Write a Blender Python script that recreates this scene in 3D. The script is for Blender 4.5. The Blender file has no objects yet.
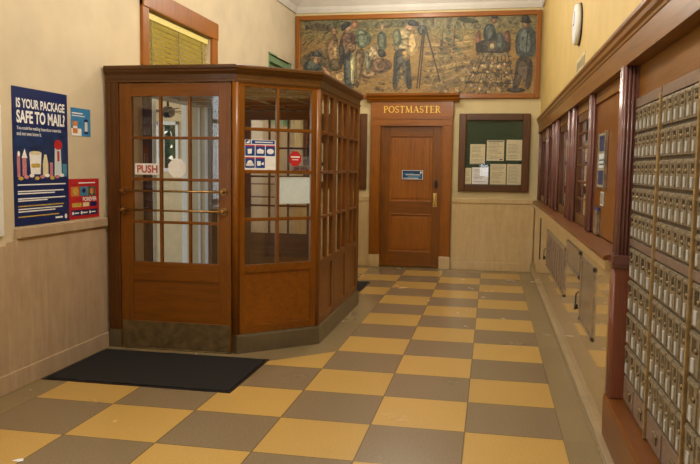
import bpy, bmesh, math, random
from mathutils import Vector, Matrix
random.seed(7)
S = bpy.context.scene
COL = S.collection

# ------------------------------------------------------------------ materials
def lin(c):
    return tuple(((v/255)/12.92 if v/255 <= .04045 else ((v/255+.055)/1.055)**2.4) for v in c)
def rgba(c): return (*lin(c), 1)
MATS = {}
class NT:
    def __init__(s, name):
        s.m = bpy.data.materials.new(name); s.m.use_nodes = True
        s.t = s.m.node_tree; s.t.nodes.clear()
        s.out = s.t.nodes.new('ShaderNodeOutputMaterial')
    def n(s, ty, **kw):
        nd = s.t.nodes.new(ty)
        for k, v in kw.items(): setattr(nd, k, v)
        return nd
    def l(s, a, b): s.t.links.new(a, b)
    def math(s, op, a, b=None, c=None):
        nd = s.n('ShaderNodeMath', operation=op)
        for i, v in enumerate((a, b, c)):
            if v is None: continue
            if isinstance(v, (int, float)): nd.inputs[i].default_value = v
            else: s.l(v, nd.inputs[i])
        return nd.outputs[0]
    def mix(s, f, a, b, mode='MIX'):
        nd = s.n('ShaderNodeMix', data_type='RGBA', blend_type=mode)
        for i, v in ((0, f), (6, a), (7, b)):
            if isinstance(v, (int, float)): nd.inputs[i].default_value = v
            elif isinstance(v, tuple): nd.inputs[i].default_value = v
            else: s.l(v, nd.inputs[i])
        return nd.outputs[2]
    def noise(s, vec, scale, detail=4, rough=.5, dist=0):
        nd = s.n('ShaderNodeTexNoise'); nd.inputs['Scale'].default_value = scale
        nd.inputs['Detail'].default_value = detail; nd.inputs['Roughness'].default_value = rough
        nd.inputs['Distortion'].default_value = dist
        s.l(vec, nd.inputs['Vector']); return nd.outputs['Fac']
    def ramp(s, f, stops):
        nd = s.n('ShaderNodeValToRGB'); cr = nd.color_ramp
        while len(cr.elements) > 1: cr.elements.remove(cr.elements[-1])
        cr.elements[0].position = stops[0][0]; cr.elements[0].color = stops[0][1]
        for p, c in stops[1:]:
            e = cr.elements.new(p); e.color = c
        s.l(f, nd.inputs[0]); return nd.outputs[0]
    def pos(s): return s.n('ShaderNodeNewGeometry').outputs['Position']
    def mapped(s, vec, sc, rot=(0, 0, 0)):
        nd = s.n('ShaderNodeMapping'); nd.inputs['Scale'].default_value = sc; nd.inputs['Rotation'].default_value = rot
        s.l(vec, nd.inputs['Vector']); return nd.outputs[0]
    def pbr(s, base, rough=.5, metal=0, coat=0, coatr=.1, bump=None, bs=.1, bd=.002, spec=.5, emit=None, es=0, ior=1.5):
        b = s.n('ShaderNodeBsdfPrincipled')
        def st(k, v):
            if isinstance(v, (int, float, tuple)): b.inputs[k].default_value = v
            else: s.l(v, b.inputs[k])
        st('Base Color', base); st('Roughness', rough); st('Metallic', metal); st('Coat Weight', coat)
        st('Coat Roughness', coatr); st('Specular IOR Level', spec); st('IOR', ior)
        if emit: st('Emission Color', emit); st('Emission Strength', es)
        if bump is not None:
            bn = s.n('ShaderNodeBump'); bn.inputs['Strength'].default_value = bs; bn.inputs['Distance'].default_value = bd
            s.l(bump, bn.inputs['Height']); s.l(bn.outputs[0], b.inputs['Normal'])
        s.l(b.outputs[0], s.out.inputs[0]); return s.m

def plain(name, c, rough=.6, metal=0, coat=0, var=.12, scale=30, **kw):
    t = NT(name); p = t.pos(); f = t.noise(p, scale, 3)
    c0 = rgba(tuple(v*(1-var) for v in c)); c1 = rgba(tuple(min(255, v*(1+var*.6)) for v in c))
    m = t.pbr(t.ramp(f, [(.3, c0), (.7, c1)]), rough, metal, coat, **kw); MATS[name] = m; return m

def wood(name, c, axis='z', rough=.38, coat=.12, dark=.62, coatr=.12):
    t = NT(name); p = t.pos()
    sc = {'z': (26, 26, 1.3), 'x': (1.3, 26, 26), 'y': (26, 1.3, 26)}[axis]
    v = t.mapped(p, sc); f = t.noise(v, 1.0, 6, .6, .6)
    v2 = t.mapped(p, tuple(a*5 for a in sc)); g = t.noise(v2, 1.0, 3, .6)
    big = t.noise(p, 1.7, 2)
    dk = tuple(a*dark for a in c); lt = tuple(min(255, a*1.12) for a in c)
    col = t.ramp(f, [(.28, rgba(dk)), (.5, rgba(c)), (.75, rgba(lt))])
    col = t.mix(.35, col, t.ramp(g, [(.35, rgba(dk)), (.65, rgba(lt))]))
    col = t.mix(t.math('MULTIPLY', big, .5), col, t.ramp(big, [(.3, rgba(tuple(a*.8 for a in c))), (.7, rgba(lt))]))
    m = t.pbr(col, rough, 0, coat, coatr, bump=g, bs=.12, bd=.001, spec=.35); MATS[name] = m; return m

def marble(name, c0, c1, rough=.12, vert=True, sc=1.0, coat=.3):
    t = NT(name); p = t.pos()
    v = t.mapped(p, (7*sc, 7*sc, 1.1*sc) if vert else (3*sc, 3*sc, 3*sc))
    f = t.noise(v, 1.0, 7, .62, 1.2); f2 = t.noise(p, 9*sc, 5, .6); f3 = t.noise(t.mapped(p, (30, 30, 3)), 1, 4, .6, .4)
    col = t.ramp(f, [(.3, rgba(c0)), (.68, rgba(c1))])
    col = t.mix(.3, col, t.ramp(f2, [(.35, rgba(c0)), (.65, rgba(c1))]))
    col = t.mix(.1, col, t.ramp(f3, [(.4, rgba(tuple(a*.82 for a in c0))), (.6, rgba(c1))]))
    m = t.pbr(col, rough, 0, coat, .05); MATS[name] = m; return m

def glass(name, tint=(255, 255, 255), ior=1.5, extra=0.0):
    t = NT(name)
    tr = t.n('ShaderNodeBsdfTransparent'); tr.inputs[0].default_value = rgba(tint)
    gl = t.n('ShaderNodeBsdfGlossy'); gl.inputs['Roughness'].default_value = .015
    fr = t.n('ShaderNodeFresnel'); fr.inputs[0].default_value = ior
    g = t.n('ShaderNodeNewGeometry')
    f = t.math('MULTIPLY', t.math('ADD', t.math('MULTIPLY', fr.outputs[0], 2.2), extra), t.math('SUBTRACT', 1, g.outputs['Backfacing']))
    f = t.math('MINIMUM', f, 1.0)
    mx = t.n('ShaderNodeMixShader'); t.l(f, mx.inputs[0]); t.l(tr.outputs[0], mx.inputs[1]); t.l(gl.outputs[0], mx.inputs[2])
    t.l(mx.outputs[0], t.out.inputs[0]); MATS[name] = t.m; return t.m

def two_tone(name, a, b, scale=8, rough=.7, dist=1.5, detail=6):
    t = NT(name); p = t.pos(); f = t.noise(p, scale, detail, .65, dist)
    m = t.pbr(t.ramp(f, [(.36, rgba(a)), (.62, rgba(b))]), rough); MATS[name] = m; return m

WOODC = (122, 70, 6)
W = wood('varnished_wood', WOODC, 'z'); WX = wood('varnished_wood_x', WOODC, 'x'); WY = wood('varnished_wood_y', (126, 80, 18), 'y')
WD = wood('dark_varnished_wood', (94, 54, 16), 'z', dark=.6); WDX = wood('dark_varnished_wood_x', (84, 50, 10), 'x', dark=.6); WDY = wood('dark_varnished_wood_y', (112, 64, 22), 'y', dark=.6)
WO = wood('orange_wood', (148, 86, 12), 'z'); WOX = wood('orange_wood_x', (148, 86, 14), 'x')
WM = wood('mid_varnished_wood', (130, 74, 8), 'x')
WR = wood('red_brown_wood', (122, 68, 46), 'z', rough=.28, coat=.6)
WP = wood('purple_brown_wood', (118, 76, 68), 'z', rough=.26, coat=.6)  # same varnished wood, its pinkish sheen put into the base colour
WPX = wood('purple_brown_wood_x', (100, 62, 52), 'x', rough=.26, coat=.6)
ML = marble('tan_marble', (172, 148, 120), (196, 172, 144), rough=.22)
MB_ = marble('cream_marble', (192, 164, 116), (214, 188, 140), rough=.1)
MR = marble('polished_marble', (168, 136, 84), (190, 158, 104), rough=.05, vert=False, coat=.6)
CURB = marble('curb_marble', (150, 132, 100), (168, 148, 114), rough=.25, vert=False)
GRAYB = marble('kick_stone', (84, 73, 54), (104, 91, 68), rough=.35, vert=False)
PY = plain('yellow_plaster', (202, 172, 102), .7, scale=3, var=.04)
PL = plain('cream_plaster', (208, 190, 142), .75, scale=3, var=.04)
PLL = plain('pale_plaster', (206, 190, 160), .75, scale=3, var=.04)
CEIL = plain('white_moulding', (206, 200, 190), .7, scale=4, var=.03)
WHITE = plain('white_paint', (225, 225, 220), .5, var=.03)
CREAM = plain('cream_paint', (206, 184, 142), .6, var=.05, scale=5)
GREENP = plain('green_paint', (120, 150, 110), .5, var=.06)
BRASS = plain('aged_brass', (158, 122, 72), .34, 1, var=.2, scale=60)
BRONZE = plain('bronze_plate', (128, 110, 78), .45, .7, var=.18, scale=14)
BOXM = plain('mailbox_bronze', (142, 127, 100), .42, .35, var=.16, scale=40)
BOXD = plain('mailbox_shadow_metal', (92, 80, 60), .5, .3, var=.2)
SLIT = plain('dark_box_window', (60, 52, 40), .25, var=.1)
BOXP = plain('mailbox_pinkish_metal', (138, 116, 98), .42, .4, var=.1)
BOXL = plain('mailbox_label', (176, 174, 166), .4, var=.06)
STRIP = plain('brass_strip', (178, 150, 104), .35, .6, var=.12)
BLACK = plain('black_metal', (30, 26, 30), .4, .3)
RUB = plain('charcoal_mat', (38, 36, 36), 1, var=.2, scale=200, spec=.2)
STEEL = plain('brushed_metal', (176, 166, 152), .25, .8, var=.2, scale=22)
NAVY = plain('navy_ink', (20, 38, 92), .35, var=.06)
NAVY2 = plain('poster_blue', (26, 50, 96), .35, var=.2, scale=12)
WINK = plain('white_ink', (240, 240, 240), .4, var=.03)
PAPER = plain('paper', (222, 210, 170), .7, var=.05)
REDI = plain('red_ink', (186, 40, 44), .4, var=.08)
PUSHR = plain('faded_red_ink', (190, 90, 80), .4)
PINK = plain('pink_ink', (196, 130, 140), .4)
YEL = plain('yellow_ink', (200, 172, 80), .4)
TEAL = plain('teal_ink', (70, 140, 170), .4)
SKYB = plain('light_blue_ink', (60, 136, 190), .4)
ORI = plain('orange_ink', (206, 130, 60), .4)
GRNI = plain('green_ink', (40, 110, 90), .4)
TEALP = plain('door_sign_blue', (22, 70, 110), .35, var=.3, scale=40)
GREENB = plain('green_felt', (24, 54, 34), .9, var=.15, scale=60)
GOLD = plain('gold_leaf', (236, 190, 70), .45, .25, var=.08)
SIGNB = plain('sign_blue', (20, 66, 140), .35, var=.04)
HANDLE = plain('polished_brass', (214, 176, 96), .3, .45, var=.1)
GREYW = plain('frosted_white_panel', (206, 220, 222), .35, var=.03)
DARKT = plain('faint_print', (150, 140, 120), .6)
LEAF = two_tone('foliage_green', (30, 70, 36), (96, 140, 90), 9, .7)
SLAT = plain('blind_slat', (226, 212, 122), .5, var=.05)
TAPE = plain('blind_tape', (130, 116, 66), .7)
FROST = NT('frosted_ceiling_pane')
_d = FROST.n('ShaderNodeBsdfDiffuse'); _d.inputs[0].default_value = rgba((220, 200, 140))
_tl = FROST.n('ShaderNodeBsdfTranslucent'); _tl.inputs[0].default_value = rgba((230, 210, 150))
_mx = FROST.n('ShaderNodeMixShader'); FROST.l(_d.outputs[0], _mx.inputs[1]); FROST.l(_tl.outputs[0], _mx.inputs[2]); FROST.l(_mx.outputs[0], FROST.out.inputs[0])
FROST = FROST.m
GL = glass('clear_glass', extra=.03); GLB = glass('case_glass', ior=1.35); GLD = glass('screen_glass', (235, 225, 205))
GLOW = NT('lamp_glass').pbr(rgba((255, 240, 210)), .4, emit=rgba((255, 226, 170)), es=6)
GROUND = plain('outdoor_paving', (150, 145, 135), .9, scale=3)

# floor: yellow and taupe checker with a taupe border
T = .6
def floor_mat():
    t = NT('checker_tile_floor'); p = t.pos(); sx = t.n('ShaderNodeSeparateXYZ'); t.l(p, sx.inputs[0])
    x, y = sx.outputs[0], sx.outputs[1]
    ix = t.math('FLOOR', t.math('DIVIDE', x, T)); iy = t.math('FLOOR', t.math('DIVIDE', y, T))
    par = t.math('ABSOLUTE', t.math('MODULO', t.math('ADD', ix, iy), 2))
    fx = t.math('FRACT', t.math('DIVIDE', x, T)); fy = t.math('FRACT', t.math('DIVIDE', y, T))
    ex = t.math('MINIMUM', fx, t.math('SUBTRACT', 1, fx)); ey = t.math('MINIMUM', fy, t.math('SUBTRACT', 1, fy))
    grout = t.math('LESS_THAN', t.math('MINIMUM', ex, ey), .007)
    # border masks
    yc = t.math('ABSOLUTE', t.math('SUBTRACT', y, 3.645))
    v1 = t.math('MULTIPLY', t.math('LESS_THAN', x, -1.80), t.math('LESS_THAN', yc, 1.727))
    dg = t.math('LESS_THAN', t.math('ADD', t.math('MULTIPLY', x, .47), t.math('MULTIPLY', yc, .51)), -.199)
    v = t.math('MULTIPLY', v1, dg)
    b = t.math('MAXIMUM', t.math('GREATER_THAN', x, 0), t.math('LESS_THAN', x, -3.6))
    b = t.math('MAXIMUM', b, t.math('GREATER_THAN', y, 7.8)); b = t.math('MAXIMUM', b, v)
    isY = t.math('MULTIPLY', par, t.math('SUBTRACT', 1, b))
    rnd = t.n('ShaderNodeTexWhiteNoise', noise_dimensions='2D'); cb = t.n('ShaderNodeCombineXYZ'); t.l(ix, cb.inputs[0]); t.l(iy, cb.inputs[1]); t.l(cb.outputs[0], rnd.inputs['Vector'])
    sp = t.noise(p, 90, 2, .6); md = t.noise(p, 2.2, 4)
    yel = t.ramp(sp, [(.3, rgba((192, 154, 80))), (.7, rgba((208, 170, 98)))])
    tau = t.ramp(sp, [(.3, rgba((124, 106, 80))), (.7, rgba((144, 126, 98)))])
    bor = t.ramp(sp, [(.3, rgba((134, 116, 82))), (.7, rgba((148, 130, 96)))])
    tau = t.mix(b, tau, bor)
    col = t.mix(isY, tau, yel)
    col = t.mix(t.math('MULTIPLY', rnd.outputs[0], .12), col, rgba((90, 70, 40)))
    col = t.mix(t.math('MULTIPLY', md, .12), col, rgba((90, 76, 50)))
    gm = t.math('MULTIPLY', grout, t.math('SUBTRACT', 1, b))
    col = t.mix(t.math('MULTIPLY', gm, .65), col, rgba((74, 56, 34)))
    rg = t.math('ADD', .22, t.math('MULTIPLY', md, .08))
    return t.pbr(col, rg, spec=.5)
FLOORM = floor_mat()

# ------------------------------------------------------------------ geometry helpers
def frame(p0, D, N):
    """local (s, n, z): s along D, n outward along N, z up"""
    m = Matrix.Identity(4)
    for i in range(3):
        m[i][0] = D[i]; m[i][1] = N[i]; m[i][2] = (0, 0, 1)[i]; m[i][3] = p0[i]
    return m
class MB:
    def __init__(s, M=None):
        s.bm = bmesh.new(); s.M = M; s.mats = []; s.mi = 0
    def use(s, m):
        if m not in s.mats: s.mats.append(m)
        s.mi = s.mats.index(m); return s
    def _fin(s, vs, fs):
        for f in fs: f.material_index = s.mi
        return s
    def box(s, a0, a1, b0, b1, c0, c1, bev=0.0):
        a0, a1 = min(a0, a1), max(a0, a1); b0, b1 = min(b0, b1), max(b0, b1); c0, c1 = min(c0, c1), max(c0, c1)
        t = bmesh.new()
        v = [t.verts.new(p) for p in ((a0,b0,c0),(a1,b0,c0),(a1,b1,c0),(a0,b1,c0),(a0,b0,c1),(a1,b0,c1),(a1,b1,c1),(a0,b1,c1))]
        for q in ((3,2,1,0),(4,5,6,7),(0,1,5,4),(1,2,6,5),(2,3,7,6),(3,0,4,7)): t.faces.new([v[i] for i in q])
        bev = min(bev, .45*min(a1-a0, b1-b0, c1-c0))
        if bev > 0: bmesh.ops.bevel(t, geom=t.edges[:], offset=bev, segments=2, profile=.6, affect='EDGES')
        return s._merge(t)
    def _merge(s, t):
        mp = {}
        for v in t.verts: mp[v] = s.bm.verts.new(v.co)
        for f in t.faces:
            try:
                g = s.bm.faces.new([mp[v] for v in f.verts]); g.material_index = s.mi; g.smooth = f.smooth
            except ValueError: pass
        t.free(); return s
    def poly(s, pts, smooth=False):
        f = s.bm.faces.new([s.bm.verts.new(p) for p in pts]); f.material_index = s.mi; return s
    def prism(s, pts, d0, d1, axis=1):
        """2D polygon pts extruded between d0..d1 on axis"""
        def P(p, d):
            q = list(p); q.insert(axis, d); return q
        a = [s.bm.verts.new(P(p, d0)) for p in pts]; b = [s.bm.verts.new(P(p, d1)) for p in pts]
        n = len(pts); fs = [s.bm.faces.new(a), s.bm.faces.new(b[::-1])]
        for i in range(n): fs.append(s.bm.faces.new([a[i], b[i], b[(i+1) % n], a[(i+1) % n]]))
        for f in fs: f.material_index = s.mi
        return s
    def tube(s, pts, r, seg=12, caps=True):
        pts = [Vector(p) for p in pts]; rs = r if isinstance(r, (list, tuple)) else [r]*len(pts); rings = []
        for i, p in enumerate(pts):
            d = (pts[min(i+1, len(pts)-1)] - pts[max(i-1, 0)]).normalized()
            u = d.orthogonal().normalized() if i == 0 else (pu - d*pu.dot(d)).normalized()
            pu = u; w = d.cross(u)
            rings.append([s.bm.verts.new(p + (u*math.cos(2*math.pi*k/seg) + w*math.sin(2*math.pi*k/seg))*rs[i]) for k in range(seg)])
        for A, B in zip(rings, rings[1:]):
            for k in range(seg):
                f = s.bm.faces.new([A[k], A[(k+1) % seg], B[(k+1) % seg], B[k]]); f.material_index = s.mi; f.smooth = True
        if caps:
            for R_ in (rings[0][::-1], rings[-1]):
                f = s.bm.faces.new(R_); f.material_index = s.mi
        return s
    def disc(s, c, axis, r, th, seg=24, bev=0):
        c = Vector(c); d = Vector(axis).normalized()
        return s.tube([c, c+d*th*.75, c+d*th], [r, r, r*(1-bev)], seg)
    def sweep(s, prof, path, closed=False):
        """profile [(out, z)] swept along 2D path with mitres; out is to the right of travel"""
        n = len(path); rings = []
        for i, p in enumerate(path):
            ds = []
            if i > 0: ds.append((Vector(p)-Vector(path[i-1])).normalized())
            if i < n-1: ds.append((Vector(path[i+1])-Vector(p)).normalized())
            ns = [Vector((d.y, -d.x)) for d in ds]
            m = ns[0] if len(ns) == 1 else (ns[0]+ns[1])
            if len(ns) == 2: m = m.normalized(); m = m / m.dot(ns[0])
            rings.append([s.bm.verts.new((p[0]+m.x*o, p[1]+m.y*o, z)) for o, z in prof])
        k = len(prof)
        for A, B in zip(rings, rings[1:]):
            for j in range(k):
                f = s.bm.faces.new([A[j], B[j], B[(j+1) % k], A[(j+1) % k]]); f.material_index = s.mi
        for R_ in (rings[0], rings[-1]):
            f = s.bm.faces.new(R_); f.material_index = s.mi
        return s
    def build(s, name, mat=None, parent=None, root=None):
        bm = s.bm
        if s.M is not None: bmesh.ops.transform(bm, matrix=s.M, verts=bm.verts)
        r = root or parent
        while r is not None and r.parent is not None: r = r.parent
        if r is not None: bmesh.ops.translate(bm, vec=-r.location, verts=bm.verts)
        bmesh.ops.recalc_face_normals(bm, faces=bm.faces)
        me = bpy.data.meshes.new(name); 
        off = None
        if parent is None and len(bm.verts):
            xs = [v.co.x for v in bm.verts]; ys = [v.co.y for v in bm.verts]; zs = [v.co.z for v in bm.verts]
            off = Vector(((min(xs)+max(xs))/2, (min(ys)+max(ys))/2, min(zs))); bmesh.ops.translate(bm, vec=-off, verts=bm.verts)
        bm.to_mesh(me); bm.free()
        if mat is not None: me.materials.append(mat)
        else:
            for m in s.mats: me.materials.append(m)
        o = bpy.data.objects.new(name, me); COL.objects.link(o)
        if parent is not None: o.parent = parent
        elif off is not None: o.location = off
        return o
def tag(o, label=None, cat=None, group=None, kind=None):
    if label: o['label'] = label
    if cat: o['category'] = cat
    if group: o['group'] = group
    if kind: o['kind'] = kind
    return o
def thing(name, loc, label, cat, group=None):
    o = bpy.data.objects.new(name, None); COL.objects.link(o); o.location = loc; o.empty_display_size = .1
    return tag(o, label, cat, group)
def copy_tree(o, parent=None):
    c = o.copy(); COL.objects.link(c)
    if parent is not None: c.parent = parent
    for ch in o.children: copy_tree(ch, c)
    return c
def struct(name, mb, mat=None): return tag(mb.build(name, mat), kind='structure')

# flat printed graphics: local (a right, b up), laid on a surface
LEFTW = lambda y, z, x=-3.87: Matrix(((0, 0, 1, x), (1, 0, 0, y), (0, 1, 0, z), (0, 0, 0, 1)))
BACKW = lambda x, z, y=8.15: Matrix(((1, 0, 0, x), (0, 0, -1, y), (0, 1, 0, z), (0, 0, 0, 1)))
RIGHTW = lambda y, z, x=.3: Matrix(((0, 0, -1, x), (-1, 0, 0, y), (0, 1, 0, z), (0, 0, 0, 1)))
def on_frame(F, s, z, n=0):
    D = Vector((F[0][0], F[1][0], F[2][0])); N = Vector((F[0][1], F[1][1], F[2][1])); p = F @ Vector((s, n, z))
    m = Matrix.Identity(4)
    for i in range(3): m[i][0] = D[i]; m[i][1] = (0, 0, 1)[i]; m[i][2] = N[i]; m[i][3] = p[i]
    return m
_tc = {}
def text_polys(body, bold=0.0):
    k = (body, bold)
    if k in _tc: return _tc[k]
    cu = bpy.data.curves.new('t', 'FONT'); cu.body = body; cu.offset = bold; cu.resolution_u = 3
    ob = bpy.data.objects.new('t', cu); COL.objects.link(ob)
    dg = bpy.context.evaluated_depsgraph_get(); me = bpy.data.meshes.new_from_object(ob.evaluated_get(dg))
    vs = [v.co.copy() for v in me.vertices]; fs = [[vs[i][:2] for i in p.vertices] for p in me.polygons]
    bpy.data.objects.remove(ob); bpy.data.curves.remove(cu); bpy.data.meshes.remove(me)
    xs = [p[0] for f in fs for p in f]; ys = [p[1] for f in fs for p in f]
    b = (min(xs), min(ys), max(xs), max(ys)); _tc[k] = (fs, b); return _tc[k]
class Flat(MB):
    def __init__(s, M, w, h, mat, th=.003, base=True):
        super().__init__(M); s.th = th; s.use(mat)
        if base: s.box(0, w, 0, h, 0, th)
    def P(s, pts, mat, layer=1, double=False):
        s.use(mat); s.poly([(a, b, s.th+layer*.0007) for a, b in pts]); return s
    def R(s, a0, a1, b0, b1, mat, layer=1): return s.P([(a0,b0),(a1,b0),(a1,b1),(a0,b1)], mat, layer)
    def E(s, a, b, ra, rb, mat, layer=1, n=16, rot=0): 
        c, d = math.cos(rot), math.sin(rot)
        return s.P([(a+ra*math.cos(q)*c-rb*math.sin(q)*d, b+ra*math.cos(q)*d+rb*math.sin(q)*c) for q in [2*math.pi*i/n for i in range(n)]], mat, layer)
    def T(s, body, a0, a1, b0, b1, mat, layer=2, bold=0.0):
        fs, b = text_polys(body, bold); sx = (a1-a0)/(b[2]-b[0]); sy = (b1-b0)/(b[3]-b[1])
        for f in fs: s.P([(a0+(p[0]-b[0])*sx, b0+(p[1]-b[1])*sy) for p in f], mat, layer)
        return s
def smooth(pts, it=2):
    for _ in range(it):
        q = []
        for i in range(len(pts)):
            a, b = pts[i], pts[(i+1) % len(pts)]
            q += [(a[0]*.75+b[0]*.25, a[1]*.75+b[1]*.25), (a[0]*.25+b[0]*.75, a[1]*.25+b[1]*.75)]
        pts = q
    return pts

# ------------------------------------------------------------------ room shell
XL, XR, YB, YF, ZC = -3.87, .22, 8.15, -7.0, 4.62
f = MB(); f.box(XL-.3, XR+.6, YF-.3, YB+.3, -.12, 0); struct('floor', f, FLOORM)
c = MB(); c.box(XL-.3, XR+.9, YF-.3, YB+.3, ZC, ZC+.1); struct('ceiling', c, CEIL)
# left wall with openings: side window, entry, transom window, green transom
w = MB()
XLb = -3.80
def lw(y0, y1, z0, z1):
    w.box(XL-.25, XL, y0, y1, z0, z1)
lw(YF-.3, -2.6, 0, ZC)
lw(-2.6, -.4, 0, 1.12); lw(-2.6, -.4, 3.3, ZC)
lw(-.4, 2.90, 0, ZC)
lw(2.90, 2.95, 0, 2.62); lw(2.95, 4.56, 2.38, 2.62); lw(2.90, 4.56, 3.18, ZC)
lw(4.56, 5.3, 0, ZC)
# beyond the vestibule the wall leans in a little
def xw(y): return XL + max(0, (y-5.3))/(YB-5.3)*.085
def lwp(y0, y1, z0, z1):
    w.prism([(XL-.25, y0), (xw(y0), y0), (xw(y1), y1), (XL-.25, y1)], z0, z1, axis=2)
lwp(5.3, 6.8, 0, ZC); lwp(6.8, 8.0, 0, 2.3); lwp(6.8, 8.0, 3.35, ZC); lwp(8.0, YB+.3, 0, ZC)
struct('wall_left', w, PLL)
w = MB(); w.box(XL-.3, XR+.9, YB, YB+.25, 0, ZC); struct('wall_back', w, PL)
# right wall: lower marble body, upper plaster
w = MB(); w.box(.26, .86, YF, YB, 2.5, ZC); struct('wall_right', w, PY)
w = MB(); w.box(XR, .6, .57, YB, 0, 1.06); w.box(.19, .6, .57, YB, 1.06, 1.122, .004); struct('wall_right_dado', w, MR)
w = MB(); w.box(.64, .86, YF, YB, 0, 2.5); w.box(.30, .64, YF, -1.53, 0, 2.235); struct('wall_right_rear', w, PL)
w = MB()
w.box(XL-.3, -.98, YF-.25, YF, 0, ZC); w.box(-.5, XR+.9, YF-.25, YF, 0, ZC); w.box(-.98, -.5, YF-.25, YF, 2.1, ZC); w.box(-.98, -.5, YF-.25, YF, 0, 1.2)
struct('wall_front', w, PL)

# left dado
w = MB(); w.box(XL, XL+.025, .79, 2.03, .14, 1.10, .003); w.box(XL, XL+.025, -3, .70, .14, 1.06, .003); w.box(XL, XL+.022, .70, .79, .14, 1.08); struct('wall_left_dado', w, ML)
w = MB(); w.box(XL, XL+.045, .79, 2.035, 1.10, 1.172, .006); struct('trim_1', w, ML)
w = MB(); w.box(XL, XL+.04, -3, 2.03, 0, .14, .006); struct('baseboard_left', w, ML)
# back dado
w = MB()
for a, b in ((XLb+.005, -2.475), (-1.105, .21)):
    w.box(a, b, YB-.03, YB, .14, 1.10, .003)
for a, b, in ((-.6, -.597),): w.box(a, b, YB-.031, YB, .14, 1.1)
struct('wall_back_dado', w, MB_)
w = MB()
for a, b in ((XLb+.005, -2.475), (-1.105, .20)): w.box(a, b, YB-.045, YB, 1.10, 1.172, .006)
struct('trim_2', w, MB_)
w = MB()
for a, b in ((XLb+.005, -2.475), (-1.105, .18)): w.box(a, b, YB-.045, YB, 0, .14, .006)
struct('baseboard_back', w, MB_)
# right marble curb
w = MB(); w.box(.18, XR+.02, YF, YB, 0, .07, .006); struct('baseboard_right', w, CURB)
# crown moulding
prof = [(0, 4.20), (.03, 4.20), (.05, 4.26), (.05, 4.30), (.12, 4.38), (.2, 4.47), (.22, 4.52), (.22, ZC), (0, ZC)]
w = MB(); w.sweep(prof, [(XL, YF), (XL, 5.3), (xw(YB), YB), (.26, YB), (.26, YF)]); struct('trim_3', w, CEIL)

# cornice along right wall
prof = [(0, 2.50), (-.0, 2.235), (.025, 2.235), (.025, 2.37), (.032, 2.385), (.042, 2.40), (.046, 2.425), (.054, 2.44), (.054, 2.465), (.03, 2.47)]
prof = [(o, z) for o, z in prof]
w = MB(); w.box(.255, .64, YF, YB, 2.235, 2.50)
w.sweep([(0, 2.235), (.022, 2.235), (.022, 2.365), (.028, 2.37), (.03, 2.385), (.042, 2.40), (.045, 2.425), (.056, 2.44), (.056, 2.462), (0, 2.50)], [(.257, YB), (.257, YF)])
struct('trim_4', w, WY)
# writing ledge
w = MB(); w.prism([(.182, 1.122), (.178, 1.135), (.185, 1.15), (.36, 1.185), (.36, 1.122)], .57, YB, axis=1); struct('trim_5', w, WDY)

# ------------------------------------------------------------------ windows in left wall
def blinds(y0, y1, z0, z1, x, tapes, nm, label):
    t = thing(nm, (x, (y0+y1)/2, z0), label, 'blinds')
    m = MB(); m.box(x-.02, x+.03, y0, y1, z1-.06, z1, .004); m.build('headrail', SLAT, t)
    m = MB(); z = z1-.09
    while z > z0:
        a = math.radians(36); d = .025
        m.prism([(x-d*math.cos(a), z-d*math.sin(a)), (x+d*math.cos(a), z+d*math.sin(a)), (x+d*math.cos(a)-.003, z+d*math.sin(a)+.002), (x-d*math.cos(a)-.003, z-d*math.sin(a)+.002)], y0+.01, y1-.01, axis=1)
        z -= .052
    m.build('slats', SLAT, t)
    for ty in tapes:
        m = MB(); m.box(x+.020, x+.024, ty-.012, ty+.012, z0, z1-.05); m.build('ladder_tape', TAPE, t)
    return t
# window 1: above the vestibule
m = MB(); x0 = XL-.02
m.box(x0, XL+.035, 2.77, 2.90, 2.62, 3.38, .008); m.box(x0, XL+.035, 4.57, 4.74, 2.62, 3.38, .008)
m.box(x0, XL+.045, 2.77, 4.74, 3.18, 3.38, .01); m.box(x0, XL+.06, 2.775, 4.76, 2.55, 2.62, .008)
m.box(XL-.2, XL-.14, 2.95, 4.56, 3.1, 3.17); m.box(XL-.2, XL-.14, 3.74, 3.78, 2.62, 3.17)
struct('window_1', m, WO)
m = MB(); m.box(XL-.175, XL-.17, 2.90, 4.56, 2.62, 3.17); struct('window_1_pane', m, GL)
blinds(2.915, 4.53, 2.63, 3.16, XL-.04, (3.06, 3.72, 4.36), 'venetian_blinds', 'yellowish venetian blinds hanging in the wood framed window above the vestibule')
# window 2: far green transom
m = MB(); X = XL-.25
m.box(X, xw(6.85)+.006, 6.78, 6.80, 2.3, 3.37); m.box(X, xw(6.85)-.02, 6.80, 6.9, 2.3, 3.35); m.box(X, xw(8)-.02, 7.9, 8.0, 2.3, 3.35); m.box(X, xw(7)+.006, 6.78, 8.0, 3.35, 3.37); m.box(X, xw(7)-.02, 6.80, 8.0, 3.25, 3.35)
m.box(X, xw(7)-.05, 6.9, 7.9, 3.19, 3.21); m.box(X+.08, X+.14, 7.38, 7.42, 2.3, 3.25)
struct('window_2', m, GREENP)
m = MB(); m.box(X+.20, X+.206, 6.9, 7.9, 2.3, 3.25); struct('window_2_pane', m, plain('frosted_green_glass', (160, 184, 150), .3))
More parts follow.
